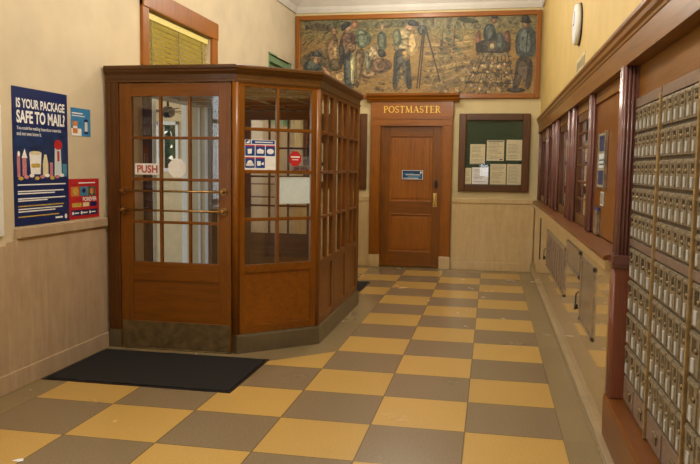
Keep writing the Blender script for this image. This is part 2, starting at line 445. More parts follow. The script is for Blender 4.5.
# window 3: white cased window left of the poster
m = MB()
m.box(XL-.1, XL+.02, -.4, -.25, 1.12, 3.4, .006); m.box(XL-.1, XL+.02, -2.75, -2.6, 1.12, 3.4, .006); m.box(XL-.1, XL+.02, -2.75, -.25, 3.3, 3.4, .006)
m.box(XL-.2, XL+.02, -2.75, -.25, 1.085, 1.13, .006)
for y in (-1.5,): m.box(XL-.18, XL-.12, y-.03, y+.03, 1.12, 3.3)
m.box(XL-.18, XL-.12, -2.6, -.4, 2.2, 2.25)
struct('window_3', m, WHITE)
m = MB(); m.box(XL-.155, XL-.15, -2.6, -.4, 1.12, 3.3); struct('window_3_pane', m, GL)
m = MB(); m.box(XL, XL+.02, -.2, .66, 1.13, 2.05, .004); tag(m.build('white_wall_panel', WHITE), 'plain white board on the left wall at the left edge of the photo', 'board')
# window 4: behind camera
m = MB()
for a, b in ((-1.04, -.98), (-.5, -.44)): m.box(a, b, YF-.1, YF+.03, 1.2, 2.1, .006)
m.box(-1.04, -.44, YF-.1, YF+.03, 2.1, 2.18, .006); m.box(-1.04, -.44, YF-.1, YF+.05, 1.14, 1.2, .006)
struct('window_4', m, WO)
m = MB(); m.box(-.98, -.5, YF-.06, YF-.055, 1.2, 2.1); struct('window_4_pane', m, GL)

# entry doorway in the left wall inside the vestibule
m = MB()
m.box(XL-.2, XL+.03, 2.80, 2.95, 0, 2.38, .006); m.box(XL-.02, XL+.03, 4.54, 4.72, 0, 2.38, .006); m.box(XL-.2, XL+.03, 2.80, 4.72, 2.355, 2.46, .006)
struct('door_1_frame', m, WD)
m = MB(); m.use(CREAM); m.box(XL-.26, XL-.02, 4.545, 4.562, 0, 2.36)
m.use(WHITE); m.box(XL-.145, XL-.115, 4.53, 4.545, 0, 2.36, .003); m.box(XL-.06, XL-.02, 4.535, 4.545, 0, 2.36, .003)
struct('door_1_lining', m)

# ------------------------------------------------------------------ porch outside the entry
w = MB(); w.box(-8.5, XL-.25, 1.0, 9.5, -.12, -.005); struct('porch_floor', w, GROUND)
w = MB(); w.box(-12, XL-.25, -6, 1.0, -.2, -.1); struct('ground', w, GROUND)
w = MB(); w.box(-8.5, XL-.25, 1.0, 9.5, 3.9, 4.0); struct('porch_ceiling', w, CREAM)
w = MB(); w.box(-8.5, -5.99, 7.6, 7.8, 0, 3.9); w.box(-5.69, XL-.25, 7.6, 7.8, 0, 3.9); w.box(-5.99, -5.69, 7.6, 7.8, 0, 1.6); w.box(-5.99, -5.69, 7.6, 7.8, 2.32, 3.9)
struct('porch_wall', w, CREAM)
m = MB(); m.box(-6.03, -5.99, 7.57, 7.7, 1.55, 2.38, .004); m.box(-5.69, -5.64, 7.57, 7.7, 1.55, 2.38, .004); m.box(-6.03, -5.64, 7.57, 7.7, 2.32, 2.38, .004); m.box(-6.03, -5.64, 7.57, 7.7, 1.54, 1.6, .004)
struct('window_5', m, WHITE)
def column(x, y, hw, label):
    t = thing('porch_column', (x, y, 0), label, 'column', 'white porch columns')
    m = MB(); m.box(x-hw, x+hw, y-hw, y+hw, .12, 3.8, .006); m.build('shaft', WHITE, t)
    m = MB(); m.box(x-hw-.02, x+hw+.02, y-hw-.02, y+hw+.02, 0, .12, .006); m.build('base', WHITE, t)
    m = MB(); m.box(x-hw-.02, x+hw+.02, y-hw-.02, y+hw+.02, 3.8, 3.9, .006); m.build('capital', WHITE, t)
column(-4.5, 5.255, .036, 'white square porch column right of the ceiling fan, seen through the vestibule door')
column(-4.55, 4.37, .045, 'white porch post at the left side of the opening seen through the vestibule door')
# ceiling fan
t = thing('ceiling_fan', (-5.2, 6.24, 2.37), 'dark ceiling fan under the porch seen through the vestibule door', 'fan')
m = MB(); m.tube([(-5.2, 6.24, 2.49), (-5.2, 6.24, 3.90)], .018); m.build('rod', BLACK, t)
m = MB(); m.tube([(-5.2, 6.24, 2.35), (-5.2, 6.24, 2.39), (-5.2, 6.24, 2.47), (-5.2, 6.24, 2.51)], [.05, .1, .1, .05], 20); m.build('motor_housing', BLACK, t)
for k in range(5):
    a = 2*math.pi*k/5+.3; d = Vector((math.cos(a), math.sin(a), 0)); n_ = Vector((-d.y, d.x, .15)).normalized(); o_ = Vector((-5.2, 6.24, 2.44))
    m = MB(); A = [o_+d*.1-n_*.03, o_+d*.55-n_*.07, o_+d*.6, o_+d*.55+n_*.07, o_+d*.1+n_*.03]
    up = Vector((0, 0, .008)); a_ = [m.bm.verts.new(p) for p in A]; b_ = [m.bm.verts.new(p+up) for p in A]
    m.bm.faces.new(a_); m.bm.faces.new(b_[::-1])
    for i in range(5): m.bm.faces.new([a_[i], b_[i], b_[(i+1) % 5], a_[(i+1) % 5]])
    m.build('blade', WD, t)
# greenery outside
def bush(name, x, y, z, r, label, n=420):
    t = thing(name, (x, y, 0), label, 'tree')
    rr = random.Random(int(x*10+y))
    m = MB()
    for i in range(n):
        th = rr.uniform(0, 2*math.pi); ph = math.acos(rr.uniform(-1, 1)); q = r*rr.uniform(.55, 1)
        c = Vector((x+q*math.sin(ph)*math.cos(th), y+q*math.sin(ph)*math.sin(th), z+q*1.2*math.cos(ph)))
        a = Vector((rr.uniform(-1, 1), rr.uniform(-1, 1), rr.uniform(-1, 1))).normalized(); b = a.orthogonal().normalized(); L = r*.18
        m.poly([c-a*L, c-b*L*.5, c+a*L, c+b*L*.5])
    m.build('foliage', LEAF, t)
    m = MB(); m.tube([(x, y, -.1), (x, y, z)], [.12, .06]); m.build('trunk', WD, t)
bush('garden_tree', -6.6, 10.2, 1.8, 1.2, 'green leafy tree beyond the porch window')

# ------------------------------------------------------------------ vestibule
t = thing('entrance_vestibule', (-2.9, 3.6, 0), 'varnished wooden glazed entrance vestibule standing against the left wall', 'vestibule')
V = t
PTH = [(-3.85, 2.07), (-2.64, 2.07), (-2.03, 2.62), (-2.03, 4.67), (-2.64, 5.22), (-3.80, 5.22)]
m = MB(); m.sweep([(0, 2.365), (.006, 2.365), (.006, 2.385), (-.0, 2.39), (.0, 2.43), (.02, 2.455), (.024, 2.47), (.034, 2.48), (.034, 2.50), (.03, 2.508), (-.06, 2.508), (-.06, 2.365)], PTH)
m.build('header_cornice', WDX, V)
def facade(p0, p1):
    p0 = Vector((*p0, 0)); p1 = Vector((*p1, 0)); D = (p1-p0).normalized(); N = Vector((D.y, -D.x, 0)); return frame(p0, D, N), (p1-p0).length
def bay(F, s0, s1, cols, rows, z0=.17, name='glazed_panel', zg0=.78, zg1=2.30, fw=.065, mh=.013):
    """framed glazing s0..s1; cols = muntin s positions, rows = muntin z; lower wood panel"""
    m = MB(F); d0, d1 = -.05, -.008
    m.use(W)
    m.box(s0, s0+fw, d0, d1, z0, 2.37, .004); m.box(s1-fw, s1, d0, d1, z0, 2.37, .004)
    m.use(WX)
    m.box(s0+fw, s1-fw, d0, d1, zg1, 2.37, .004); m.box(s0+fw, s1-fw, d0, d1, zg0-.07, zg0, .004); m.box(s0+fw, s1-fw, d0, d1, z0, z0+.07, .004)
    m.use(WM); m.box(s0+fw, s1-fw, -.04, -.02, z0+.07, zg0-.07)
    p = m.build(name, None, V)
    g = MB(F)
    for c in cols: g.box(c-mh, c+mh, -.045, -.006, zg0, zg1, .004)
    for r in rows: g.box(s0+fw, s1-fw, -.047, -.004, r-.014, r+.014, .004)
    g.build('muntin_bars', W, p)
    g = MB(F); g.box(s0+fw, s1-fw, -.030, -.026, zg0, zg1); g.build('glass_pane', GL, p)
    return p
def door(F, s0, s1, name='door'):
    m = MB(F); d0, d1 = -.055, -.01; st = .115
    m.use(W); m.box(s0, s0+st, d0, d1, .012, 2.36, .004); m.box(s1-st, s1, d0, d1, .012, 2.36, .004)
    m.use(WX); m.box(s0+st, s1-st, d0, d1, 2.245, 2.36, .004); m.box(s0+st, s1-st, d0, d1, .62, .785, .004); m.box(s0+st, s1-st, d0, d1, .012, .25, .004)
    m.box(s0+st, s1-st, -.045, -.02, .25, .62)
    p = m.build(name, None, V)
    g0, g1 = s0+st, s1-st; wd = (g1-g0)/3
    g = MB(F)
    for k in (1, 2): g.box(g0+wd*k-.011, g0+wd*k+.011, -.05, -.012, .785, 2.245, .004)
    for r in (1.142, 1.52, 1.885): g.box(g0, g1, -.052, -.010, r-.012, r+.012, .004)
    g.build('muntin_bars', W, p)
    g = MB(F); g.box(g0, g1, -.034, -.030, .785, 2.245); g.build('glass_pane', GL, p)
    g = MB(F); g.box(s0+.01, s1-.01, -.010, -.006, .015, .25, .001); tag(g.build('kick_plate', BRONZE, p), 'dull bronze kick plate')
    for z in (1.25, 1.42):
        g = MB(F); n_ = .045
        g.tube([(s0+.03, n_, z), (s1-.05, n_, z)], .009)
        for s_ in (s0+.045, s1-.065):
            g.tube([(s_, -.012, z), (s_, n_+.008, z)], .011); g.disc((s_, -.011, z), (0, 1, 0), .034, .012, 20); g.disc((s_, n_+.002, z), (0, 1, 0), .018, .012, 16, .4)
        tag(g.build('push_bar', BRASS, p), 'brass push bar')
    return p
FF, LF = facade(PTH[0], PTH[1])
FD, LD = facade(PTH[1], PTH[2])
FS, LS = facade(PTH[2], PTH[3])
FD2, LD2 = facade(PTH[3], PTH[4])
FB, LB = facade(PTH[4], PTH[5])
for i, (F, L, ds) in enumerate(((FF, LF, -1), (FB, LB, 1))):
    if i == 0: a, b = .12, 1.165
    else: a, b = .045, 1.04
    door(F, a+.003, b-.003)
    m = MB(F); m.use(WD)
    if i == 0:
        m.box(.0, a, -.10, .0, .16, 2.37, .006); m.box(.03, .05, -.1, .008, .16, 2.37, .003); m.box(.08, .1, -.1, .008, .16, 2.37, .003)
    else: m.box(b, L, -.1, 0, .16, 2.37, .006)
    m.use(W)
    tag(m.build('door_casing', None, V))
    m = MB(F); m.box(0 if i == 0 else b, a if i == 0 else L, -.1, .01, 0, .16, .004); m.build('plinth_block', GRAYB, V)
    m = MB(F); m.box(a, b, -.07, .02, 0, .012, .003); m.build('threshold', BRONZE, V)
# corner posts
def post(p, r=.035):
    m = MB(); x, y = p
    m.tube([(x, y, .17), (x, y, 2.37)], r, 8)
    m.build('corner_post', W, V)
post((-2.652, 2.098)); post((-2.06, 2.632), .03); post((-2.06, 4.658), .03); post((-2.652, 5.19))
RW = (1.181, 1.60, 1.97)
bay(FD, .02, LD-.02, (.402,), RW, zg1=2.33)
bay(FD2, .02, LD2-.02, (.402,), RW, zg1=2.33)
nb = 3; wdt = (LS-.04)/nb
for k in range(nb):
    s0 = .02+k*wdt; c0 = s0+wdt/2
    bay(FS, s0, s0+wdt, (c0,), RW, zg1=2.33, fw=.085, mh=.022)
# stone base along diagonals and side
m = MB(); m.sweep([(-.06, 0), (.012, 0), (.012, .15), (.006, .17), (-.06, .17)], [PTH[1], PTH[2], PTH[3], PTH[4]]); m.build('stone_base', GRAYB, V)
# ceiling lattice
m = MB()
for y in (2.6, 3.1, 3.6, 4.1, 4.6): m.box(-3.84, -2.12 if 2.7 < y < 4.5 else -2.2, y-.035, y+.035, 2.34, 2.43, .004)
for x, e in ((-3.4, 0), (-2.95, 0), (-2.5, .2)): m.box(x-.03, x+.03, 2.15+e, 5.12-e, 2.345, 2.425, .004)
m.build('ceiling_lattice', WX, V)
m = MB(); m.prism([(-3.85, 2.14), (-2.67, 2.14), (-2.1, 2.65), (-2.1, 4.64), (-2.67, 5.15), (-3.85, 5.15)], 2.432, 2.442, axis=2); m.build('frosted_roof_pane', FROST, V)

# ------------------------------------------------------------------ postmaster door & surround
def bw(x0, x1, n0, n1, z0, z1): return (x0, x1, YB-n1, YB-n0, z0, z1)
m = MB()
m.use(WO)
for a, b in ((-2.465, -2.295), (-1.285, -1.118)): m.box(*bw(a, b, 0, .09, .21, 2.34), .006); 
for a, b in ((-2.445, -2.425), (-2.33, -2.31), (-1.27, -1.25), (-1.155, -1.138)): m.box(*bw(a, b, .08, .098, .21, 2.34), .004)
m.use(WOX)
m.box(*bw(-2.465, -1.118, 0, .09, 2.34, 2.475), .006); m.box(*bw(-2.43, -1.15, .08, .098, 2.45, 2.47), .004)
m.box(*bw(-2.32, -1.262, .08, .098, 2.34, 2.36), .004)
m.box(*bw(-2.465, -1.11, 0, .075, 2.475, 2.75), .004)
struct('door_2_frame', m)
m = MB()
m.prism([(YB, 2.74), (YB-.10, 2.74), (YB-.11, 2.765), (YB-.13, 2.775), (YB-.14, 2.80), (YB-.175, 2.83), (YB-.18, 2.865), (YB, 2.875)], -2.53, -1.03, axis=0)
struct('trim_6', m, WOX)
m = MB()
for a, b in ((-2.475, -2.285), (-1.295, -1.108)): m.box(*bw(a, b, 0, .10, 0, .21), .008)
struct('trim_7', m, MB_)
D_ = thing('office_door', (-1.79, YB-.03, 0), 'closed brown two-panel wooden door beneath the gold POSTMASTER lettering', 'door')
m = MB(); m.use(W)
m.box(*bw(-2.295, -2.14, .005, .045, .02, 2.34), .004); m.box(*bw(-1.43, -1.285, .005, .045, .02, 2.34), .004)
m.use(WX)
for z0, z1 in ((.02, .26), (.90, 1.10), (2.19, 2.34)): m.box(*bw(-2.14, -1.43, .005, .045, z0, z1), .004)
m.build('door_leaf', None, D_)
for z0, z1 in ((.26, .90), (1.10, 2.19)):
    m = MB()
    m.box(*bw(-2.14, -1.43, .005, .025, z0, z1)); 
    i = .05
    m.box(*bw(-2.14+i, -1.43-i, .02, .034, z0+i, z1-i), .01)
    for a, b, c_, d_ in ((-2.14, -2.12, z0, z1), (-1.45, -1.43, z0, z1), (-2.14, -1.43, z0, z0+.02), (-2.14, -1.43, z1-.02, z1)): m.box(*bw(a, b, .02, .05, c_, d_), .006)
    m.build('door_panel', WO, D_)
m = MB(); m.box(*bw(-1.41, -1.35, .045, .052, 1.02, 1.25), .002)
m.tube([(-1.38, YB-.05, 1.22), (-1.38, YB-.09, 1.21), (-1.38, YB-.09, 1.07), (-1.38, YB-.05, 1.05)], .012); tag(m.build('pull_handle', HANDLE, D_), 'brass pull handle')
m = MB(); m.disc((-1.365, YB-.045, 1.40), (0, -1, 0), .03, .02, 20); m.box(*bw(-1.385, -1.345, .045, .055, 1.33, 1.46), .002); tag(m.build('deadbolt', BLACK, D_), 'dark deadbolt lock')
# sign on the door
s = Flat(BACKW(-1.93, 1.47, YB-.055), .345, .15, WINK, .004)
s.R(.008, .337, .006, .144, TEALP); s.R(.02, .32, .105, .135, NAVY2, 2); s.R(.03, .2, .085, .1, TEAL, 2); s.R(.06, .3, .07, .08, WINK, 2); s.R(.1, .31, .035, .055, TEAL, 2); s.R(.03, .27, .015, .025, WINK, 2)
s.E(.31, .115, .014, .018, WINK, 3); s.E(.06, .05, .02, .015, NAVY, 3)
tag(s.build('door_notice'), 'small dark blue notice with white print stuck on the closed office door', 'sign')
# lettering POSTMASTER, serif
def stroke(fl, pts, wd, mat=GOLD):
    for (x0, y0), (x1, y1) in zip(pts, pts[1:]):
        d = Vector((x1-x0, y1-y0)); 
        if d.length < 1e-6: continue
        d.normalize(); n_ = Vector((-d.y, d.x))*wd/2; e = d*wd*.2
        fl.append([(x0-n_.x-e.x, y0-n_.y-e.y), (x1-n_.x+e.x, y1-n_.y+e.y), (x1+n_.x+e.x, y1+n_.y+e.y), (x0+n_.x-e.x, y0+n_.y-e.y)])
def arc(cx, cy, rx, ry, a0, a1, n=10): return [(cx+rx*math.cos(math.radians(a0+(a1-a0)*i/n)), cy+ry*math.sin(math.radians(a0+(a1-a0)*i/n))) for i in range(n+1)]
def glyph(ch):
    L = []; K, Th, Sf = .15, .07, .055
    serif = lambda x, y, w_=.34: L.append([(x-w_/2, y-Sf/2), (x+w_/2, y-Sf/2), (x+w_/2, y+Sf/2), (x-w_/2, y+Sf/2)])
    if ch == 'P':
        stroke(L, [(.17, 0), (.17, 1)], K); serif(.17, .03); serif(.15, .97, .3); stroke(L, [(.17, .97), (.35, .97)], Th); stroke(L, arc(.35, .73, .24, .24, 90, -90), .11); stroke(L, [(.35, .49), (.17, .49)], Th); w_ = .66
    elif ch == 'R':
        stroke(L, [(.17, 0), (.17, 1)], K); serif(.17, .03); serif(.15, .97, .3); stroke(L, [(.17, .97), (.35, .97)], Th); stroke(L, arc(.35, .74, .22, .23, 90, -90), .11); stroke(L, [(.35, .51), (.17, .51)], Th); stroke(L, [(.36, .5), (.66, .03)], .13); serif(.70, .03, .2); w_ = .80
    elif ch == 'O':
        for a in range(0, 360, 20):
            stroke(L, arc(.42, .5, .35, .47, a, a+20, 2), .08+.07*abs(math.cos(math.radians(a+10))))
        w_ = .84
    elif ch == 'S':
        stroke(L, arc(.3, .74, .2, .23, 30, 255, 12) , .09); stroke(L, [(.25, .52), (.38, .46)], .13); stroke(L, arc(.3, .26, .22, .23, 60, -150, 12), .10); stroke(L, [(.48, .82), (.48, .98)], .05); stroke(L, [(.1, .02), (.1, .2)], .05); w_ = .58
    elif ch == 'T':
        stroke(L, [(.37, 0), (.37, 1)], K); serif(.37, .03); stroke(L, [(.04, .965), (.70, .965)], Th); stroke(L, [(.05, .95), (.05, .8)], .05); stroke(L, [(.69, .95), (.69, .8)], .05); w_ = .74
    elif ch == 'M':
        stroke(L, [(.14, 0), (.19, 1)], .07); serif(.14, .03, .26); serif(.14, .97, .2); stroke(L, [(.2, .97), (.50, .05)], .13); stroke(L, [(.50, .05), (.80, .97)], .06); stroke(L, [(.82, 1), (.88, 0)], K); serif(.88, .03, .32); serif(.88, .97, .2); w_ = 1.04
    elif ch == 'A':
        stroke(L, [(.12, .02), (.40, .98)], .06); stroke(L, [(.40, .98), (.70, .02)], K); serif(.12, .03, .24); serif(.70, .03, .28); stroke(L, [(.22, .34), (.58, .34)], .06); w_ = .82
    elif ch == 'E':
        stroke(L, [(.17, 0), (.17, 1)], K); stroke(L, [(.03, .97), (.58, .97)], .065); stroke(L, [(.03, .03), (.60, .03)], .065); stroke(L, [(.17, .51), (.45, .51)], .065); stroke(L, [(.57, .97), (.57, .82)], .05); stroke(L, [(.6, .03), (.6, .18)], .05); stroke(L, [(.45, .42), (.45, .6)], .05); w_ = .66
    return L, w_
s = Flat(BACKW(0, 0, YB-.075), 1, 1, GOLD, .0, base=False)
word = 'POSTMASTER'; tot = sum(glyph(c)[1] for c in word)+.06*9; x0, x1, z0, z1 = -2.255, -1.315, 2.558, 2.665
cx = 0; k = (x1-x0)/tot
for ch in word:
    L, w_ = glyph(ch)
    for i, q in enumerate(L): s.P([(x0+(cx+p[0])*k, z0+p[1]*(z1-z0)) for p in q], GOLD, 1+.3*i)
    cx += w_+.06
tag(s.build('gold_lettering'), 'gold serif POSTMASTER lettering on the wood board over the office door', 'lettering')

# ------------------------------------------------------------------ notice boards
def board(x0, x1, label, papers):
    t = thing('notice_board', ((x0+x1)/2, YB, 1.295), label, 'notice board', 'notice boards on the back wall')
    z0, z1, fw = 1.295, 2.545, .11
    m = MB(); m.use(WD)
    m.box(*bw(x0, x0+fw, 0, .06, z0, z1), .01); m.box(*bw(x1-fw, x1, 0, .06, z0, z1), .01)
    m.use(WDX); m.box(*bw(x0+fw, x1-fw, 0, .06, z0, z0+fw), .01); m.box(*bw(x0+fw, x1-fw, 0, .06, z1-fw, z1), .01)
    m.build('frame', None, t)
    m = MB(); m.box(*bw(x0+fw, x1-fw, 0, .012, z0+fw, z1-fw)); m.build('felt_backing', GREENB, t)
    m = MB(); m.box(*bw(x0+fw, x1-fw, .035, .039, z0+fw, z1-fw)); m.build('glass_pane', GLB, t)
    return t
board(-1.015, .106, 'wooden glass-fronted notice board with green backing right of the office door', 1)
board(-3.62, -2.53, 'dark wooden notice board left of the office door, mostly hidden by the vestibule', 0)
pp = [((-.83, 1.735, .24, .32), 'cream printed page pinned top left on the green notice board', WINK, 0),
      ((-.565, 1.79, .275, .33), 'cream page with dark heading bars, top middle on the green notice board', WINK, 1),
      ((-.255, 1.80, .245, .33), 'cream page pinned top right on the green notice board', WINK, 2),
      ((-.90, 1.41, .10, .26), 'narrow cream page at the bottom left corner of the notice board', WINK, 3),
      ((-.79, 1.41, .26, .27), 'page coloured whitish for the glare on it, at the bottom beside the narrow cream page', WINK, 4),
      ((-.50, 1.41, .25, .33), 'cream page at the bottom middle right of the notice board', WINK, 5),
      ((-.235, 1.41, .225, .33), 'cream page at the bottom right corner of the notice board', WINK, 6)]
for (x, z, ww, hh), lab, mt, kx in pp:
    s = Flat(BACKW(x, z, YB-.013), ww, hh, PAPER if kx != 4 else WINK, .002)  # one page is white instead of paper, painting the glare over it
    rr = random.Random(kx)
    n = int(hh/.022)
    for i in range(1, n-1):
        if rr.random() < .85: s.R(ww*.1, ww*rr.uniform(.6, .9), hh-.022*i-.012, hh-.022*i-.006, DARKT)
    if kx == 1: s.R(ww*.06, ww*.94, hh-.022, hh-.01, NAVY, 2); s.R(ww*.75, ww*.92, .012, .03, NAVY, 2)
    if kx == 0: s.R(ww*.06, ww*.94, .01, .016, NAVY, 2)
    tag(s.build('notice_page'), lab, 'paper', 'pages in the notice board')

# ------------------------------------------------------------------ mural
mu = thing('mural_painting', (-1.765, YB, 2.79), 'long wood framed mural of farm labourers and a tractor high on the back wall', 'painting')
MX0, MX1, MZ0, MZ1 = -3.765, .225, 2.785, 4.16
m = MB(); fw = .075
m.use(WO); m.box(*bw(MX0, MX0+fw, 0, .05, MZ0, MZ1), .01); m.box(*bw(MX1-fw, MX1, 0, .05, MZ0, MZ1), .01)
m.use(WOX); m.box(*bw(MX0+fw, MX1-fw, 0, .05, MZ1-fw, MZ1), .01); m.box(*bw(MX0+fw, MX1-fw, 0, .05, MZ0, MZ0+fw), .01)
m.build('frame', None, mu)
def canvas_mat():
    t = NT('mural_canvas'); p = t.pos(); sx = t.n('ShaderNodeSeparateXYZ'); t.l(p, sx.inputs[0])
    v = t.mapped(p, (2.2, 1, 5.5), (0, .25, 0)); f = t.noise(v, 1.2, 8, .62, 1.6); g = t.noise(t.mapped(p, (10, 1, 26), (0, -.3, 0)), 1, 5, .6, 2)
    land = t.ramp(f, [(.3, rgba((92, 74, 44))), (.42, rgba((150, 112, 60))), (.55, rgba((184, 144, 78))), (.7, rgba((150, 128, 76))), (.8, rgba((100, 96, 62)))])
    hill = t.ramp(g, [(.35, rgba((78, 78, 50))), (.5, rgba((128, 122, 76))), (.65, rgba((168, 150, 96)))])
    zz = t.math('ADD', sx.outputs[2], t.math('MULTIPLY', f, .5))
    k = t.ramp(zz, [(0, (0, 0, 0, 1))]); 
    mr = t.n('ShaderNodeMapRange'); mr.inputs[1].default_value = 3.85; mr.inputs[2].default_value = 4.1; t.l(zz, mr.inputs[0])
    col = t.mix(mr.outputs[0], land, hill)
    col = t.mix(.3, col, t.ramp(g, [(.4, rgba((96, 74, 44))), (.6, rgba((190, 156, 92)))]))
    return t.pbr(t.mix(.3, col, rgba((84, 72, 46))), .6)
CM = canvas_mat()
_pm = {}
def paint(a, d=.62):
    g_ = sum(a)/3
    b_ = tuple(v*.55+g_*.45*w_ for v, w_ in zip(a, (1.08, 1.0, .78)))
    if (a, d) not in _pm: _pm[(a, d)] = two_tone('mural_paint_%d' % len(_pm), tuple(v*d*.72 for v in b_), tuple(min(255, v*1.02) for v in b_), 9, .6)
    return _pm[(a, d)]
KX = .01642; KZ = 1.36/82.0
class Mural(Flat):
    def set(s, which): s.wh = which
    def px(s, X, Y):
        if s.wh == 'L': u, v = X/5.153+296, Y/5.153+10
        else: u, v = X/4.885+416, Y/4.885+6.6
        v += (u-298)*.020*(1 - (v-17)/82)   # level the top edge
        return ((u-298.0)*KX-3.752-MX0, MZ1-MZ0-(v-17.0)*KZ)
    def shape(s, pts, col, layer, sm=2, d=.62):
        q = smooth([s.px(*p) for p in pts], sm)
        q = [(min(max(a, fw), MX1-MX0-fw), min(max(b, fw), MZ1-MZ0-fw)) for a, b in q]
        s.ln = getattr(s, 'ln', 0)+1
        s.P(q, paint(col, d), layer+s.ln*.03)
        if layer >= 2 and sm > 0:
            cx_ = sum(a for a, b in q)/len(q); cz_ = sum(b for a, b in q)/len(q)
            s.ln += 1; s.P([(cx_+(a-cx_)*.5-.012, cz_+(b-cz_)*.72+.01) for a, b in q], paint(tuple(min(255, v*1.3+10) for v in col), d), layer+s.ln*.03)
    def ell(s, X, Y, rx, ry, col, layer, rot=0, d=.62):
        q = [(X+rx*math.cos(a)*math.cos(rot)-ry*math.sin(a)*math.sin(rot), Y+rx*math.cos(a)*math.sin(rot)+ry*math.sin(a)*math.cos(rot)) for a in [2*math.pi*i/12 for i in range(12)]]
        s.shape(q, col, layer, 1, d)
    def line(s, pts, wd, col, layer):
        for (a, b), (c_, d_) in zip(pts, pts[1:]):
            v = Vector((c_-a, d_-b)).normalized(); n_ = Vector((-v.y, v.x))*wd/2
            s.shape([(a-n_.x, b-n_.y), (c_-n_.x*.7, d_-n_.y*.7), (c_+n_.x*.7, d_+n_.y*.7), (a+n_.x, b+n_.y)], col, layer, 0)
s = Mural(BACKW(MX0, MZ0, YB-.003), 1, 1, CM, .004, base=False)
s.use(CM); s.box(fw*.5, MX1-MX0-fw*.5, fw*.5, MZ1-MZ0-fw*.5, 0, .004)
SK = (176, 128, 84); DK = (62, 60, 52); BL = (74, 88, 92); GN = (96, 112, 84); OC = (186, 146, 82); BRN = (120, 84, 50); RED = (146, 84, 58)
s.set('L')
rr = random.Random(3)
s.shape([(40,45),(200,50),(330,70),(480,60),(639,50),(639,90),(480,95),(300,100),(40,90)], (120,118,80), 1)
for q in (((60,95),(100,85),(95,110)), ((60,70),(80,100),(50,110))): s.shape(q, DK, 1.2)
s.shape([(70,85),(120,70),(200,90),(230,110),(170,115),(90,110)], (110,90,64), 1.3)
for i in range(16):
    x = rr.uniform(30, 180); y = rr.uniform(120, 230); a = rr.uniform(-.9, -.2); L_ = rr.uniform(25, 60)
    s.line([(x, y), (x+L_*math.cos(a), y+L_*math.sin(a))], rr.uniform(5, 11), rr.choice([BRN, (160,124,84), DK, (140,110,76)]), 1.4)
s.shape([(30,240),(120,200),(200,240),(210,330),(150,330),(30,300)], (134,108,70), 1.5)
# crouching worker
s.shape([(45,295),(52,268),(85,252),(120,270),(170,290),(175,315),(45,315)], (66,78,78), 2); s.ell(116,262,18,20, SK, 2.2); s.shape([(92,236),(98,215),(125,210),(148,236),(150,244),(95,242)], (52,60,72), 2.4)
s.shape([(140,280),(200,330),(215,365),(190,350),(150,312)], (190,120,72), 2.5)
# standing worker behind
s.shape([(165,170),(200,130),(232,140),(235,250),(245,315),(195,320),(180,260),(160,230)], (134,96,60), 2); s.ell(212,118,18,22, (150,96,62), 2.1); s.shape([(205,180),(225,175),(232,250),(215,260)], OC, 2.3)
s.ell(220,285,40,35,(96,78,50),2.2)
# pair of workers
s.shape([(235,190),(250,130),(270,105),(325,120),(330,210),(300,230),(240,270)], (110,72,52), 2.5); s.ell(285,100,22,26, (160,110,74), 2.6); s.shape([(245,95),(258,68),(290,62),(298,85),(270,100),(252,115)], (44,52,62), 2.7)
s.shape([(232,180),(262,175),(275,270),(262,290),(240,260)], (56,58,62), 2.6)
s.shape([(262,225),(318,215),(325,300),(322,405),(300,410),(268,400),(262,300)], (70,82,84), 2.8); s.shape([(296,225),(318,220),(322,300),(316,400),(306,400),(300,300)], (176,176,120), 2.9)
s.shape([(275,190),(310,170),(325,200),(300,215)], SK, 3)
s.ell(320,78,20,24,(150,88,58),2.8); s.shape([(322,115),(345,95),(400,120),(412,165),(380,195),(350,205),(325,180)], (90,112,88), 2.9)
s.shape([(322,205),(372,200),(375,250),(360,330),(345,405),(325,405),(328,300)], (128,98,62), 2.7)
s.shape([(372,210),(395,210),(405,300),(400,318),(376,318)], (120,128,104), 2.6)
s.ell(420,230,38,48, (176,150,100), 2.2); s.ell(455,290,65,40,(124,86,56),2.3); s.ell(400,330,60,30,(150,110,66),2.1); s.ell(250,345,50,30,(190,140,78),2.1)
# digger in green
s.shape([(435,135),(455,110),(485,125),(490,190),(478,215),(440,200)], (86,104,84), 2.6); s.ell(466,98,15,18,(156,120,80),2.7); s.shape([(440,200),(480,210),(490,245),(445,250)], DK, 2.7)
# surveyor
s.shape([(515,130),(560,90),(639,95),(645,215),(600,225),(520,225)], (156,136,88), 2.8); s.shape([(515,110),(550,95),(570,160),(550,200),(520,180)], (98,108,76), 2.9)
s.shape([(525,205),(600,205),(612,270),(618,345),(625,412),(595,415),(585,340),(562,270),(552,330),(548,412),(520,412),(525,320)], (76,76,66), 2.9)
s.shape([(560,215),(604,210),(606,262),(585,268)], (196,142,66), 3)
for i in range(26):
    s.ell(rr.uniform(330,630), rr.uniform(330,420), rr.uniform(12,34), rr.uniform(5,12), rr.choice([(190,146,78),(150,108,60),(172,132,72)]), 1.6, rr.uniform(-.3,.3))
s.set('R')
s.shape([(0,60),(120,55),(250,65),(420,50),(580,60),(580,120),(420,110),(250,120),(0,110)], (146,134,88), 1)
s.shape([(200,62),(260,55),(340,85),(250,90)], (80,84,56), 1.1)
for i in range(14):
    y = 180+i*17; s.shape([(60+rr.uniform(-30,30), y), (170, y-12), (290, y-34+rr.uniform(-8,8)), (300, y-24), (180, y+2), (70, y+12)], rr.choice([(206,164,92),(190,148,80),(166,130,76),(150,122,72)]), 1.25)
for i in range(46):
    x, y = rr.choice([(150,95),(200,80),(165,150),(215,140),(205,205),(165,230),(225,215)]); s.ell(x+rr.uniform(-26,26), y+rr.uniform(-26,26), rr.uniform(8,16), rr.uniform(6,15), rr.choice([(122,126,80),(100,106,72),(142,138,90),(160,150,92)]), 1.4, rr.uniform(-1,1))
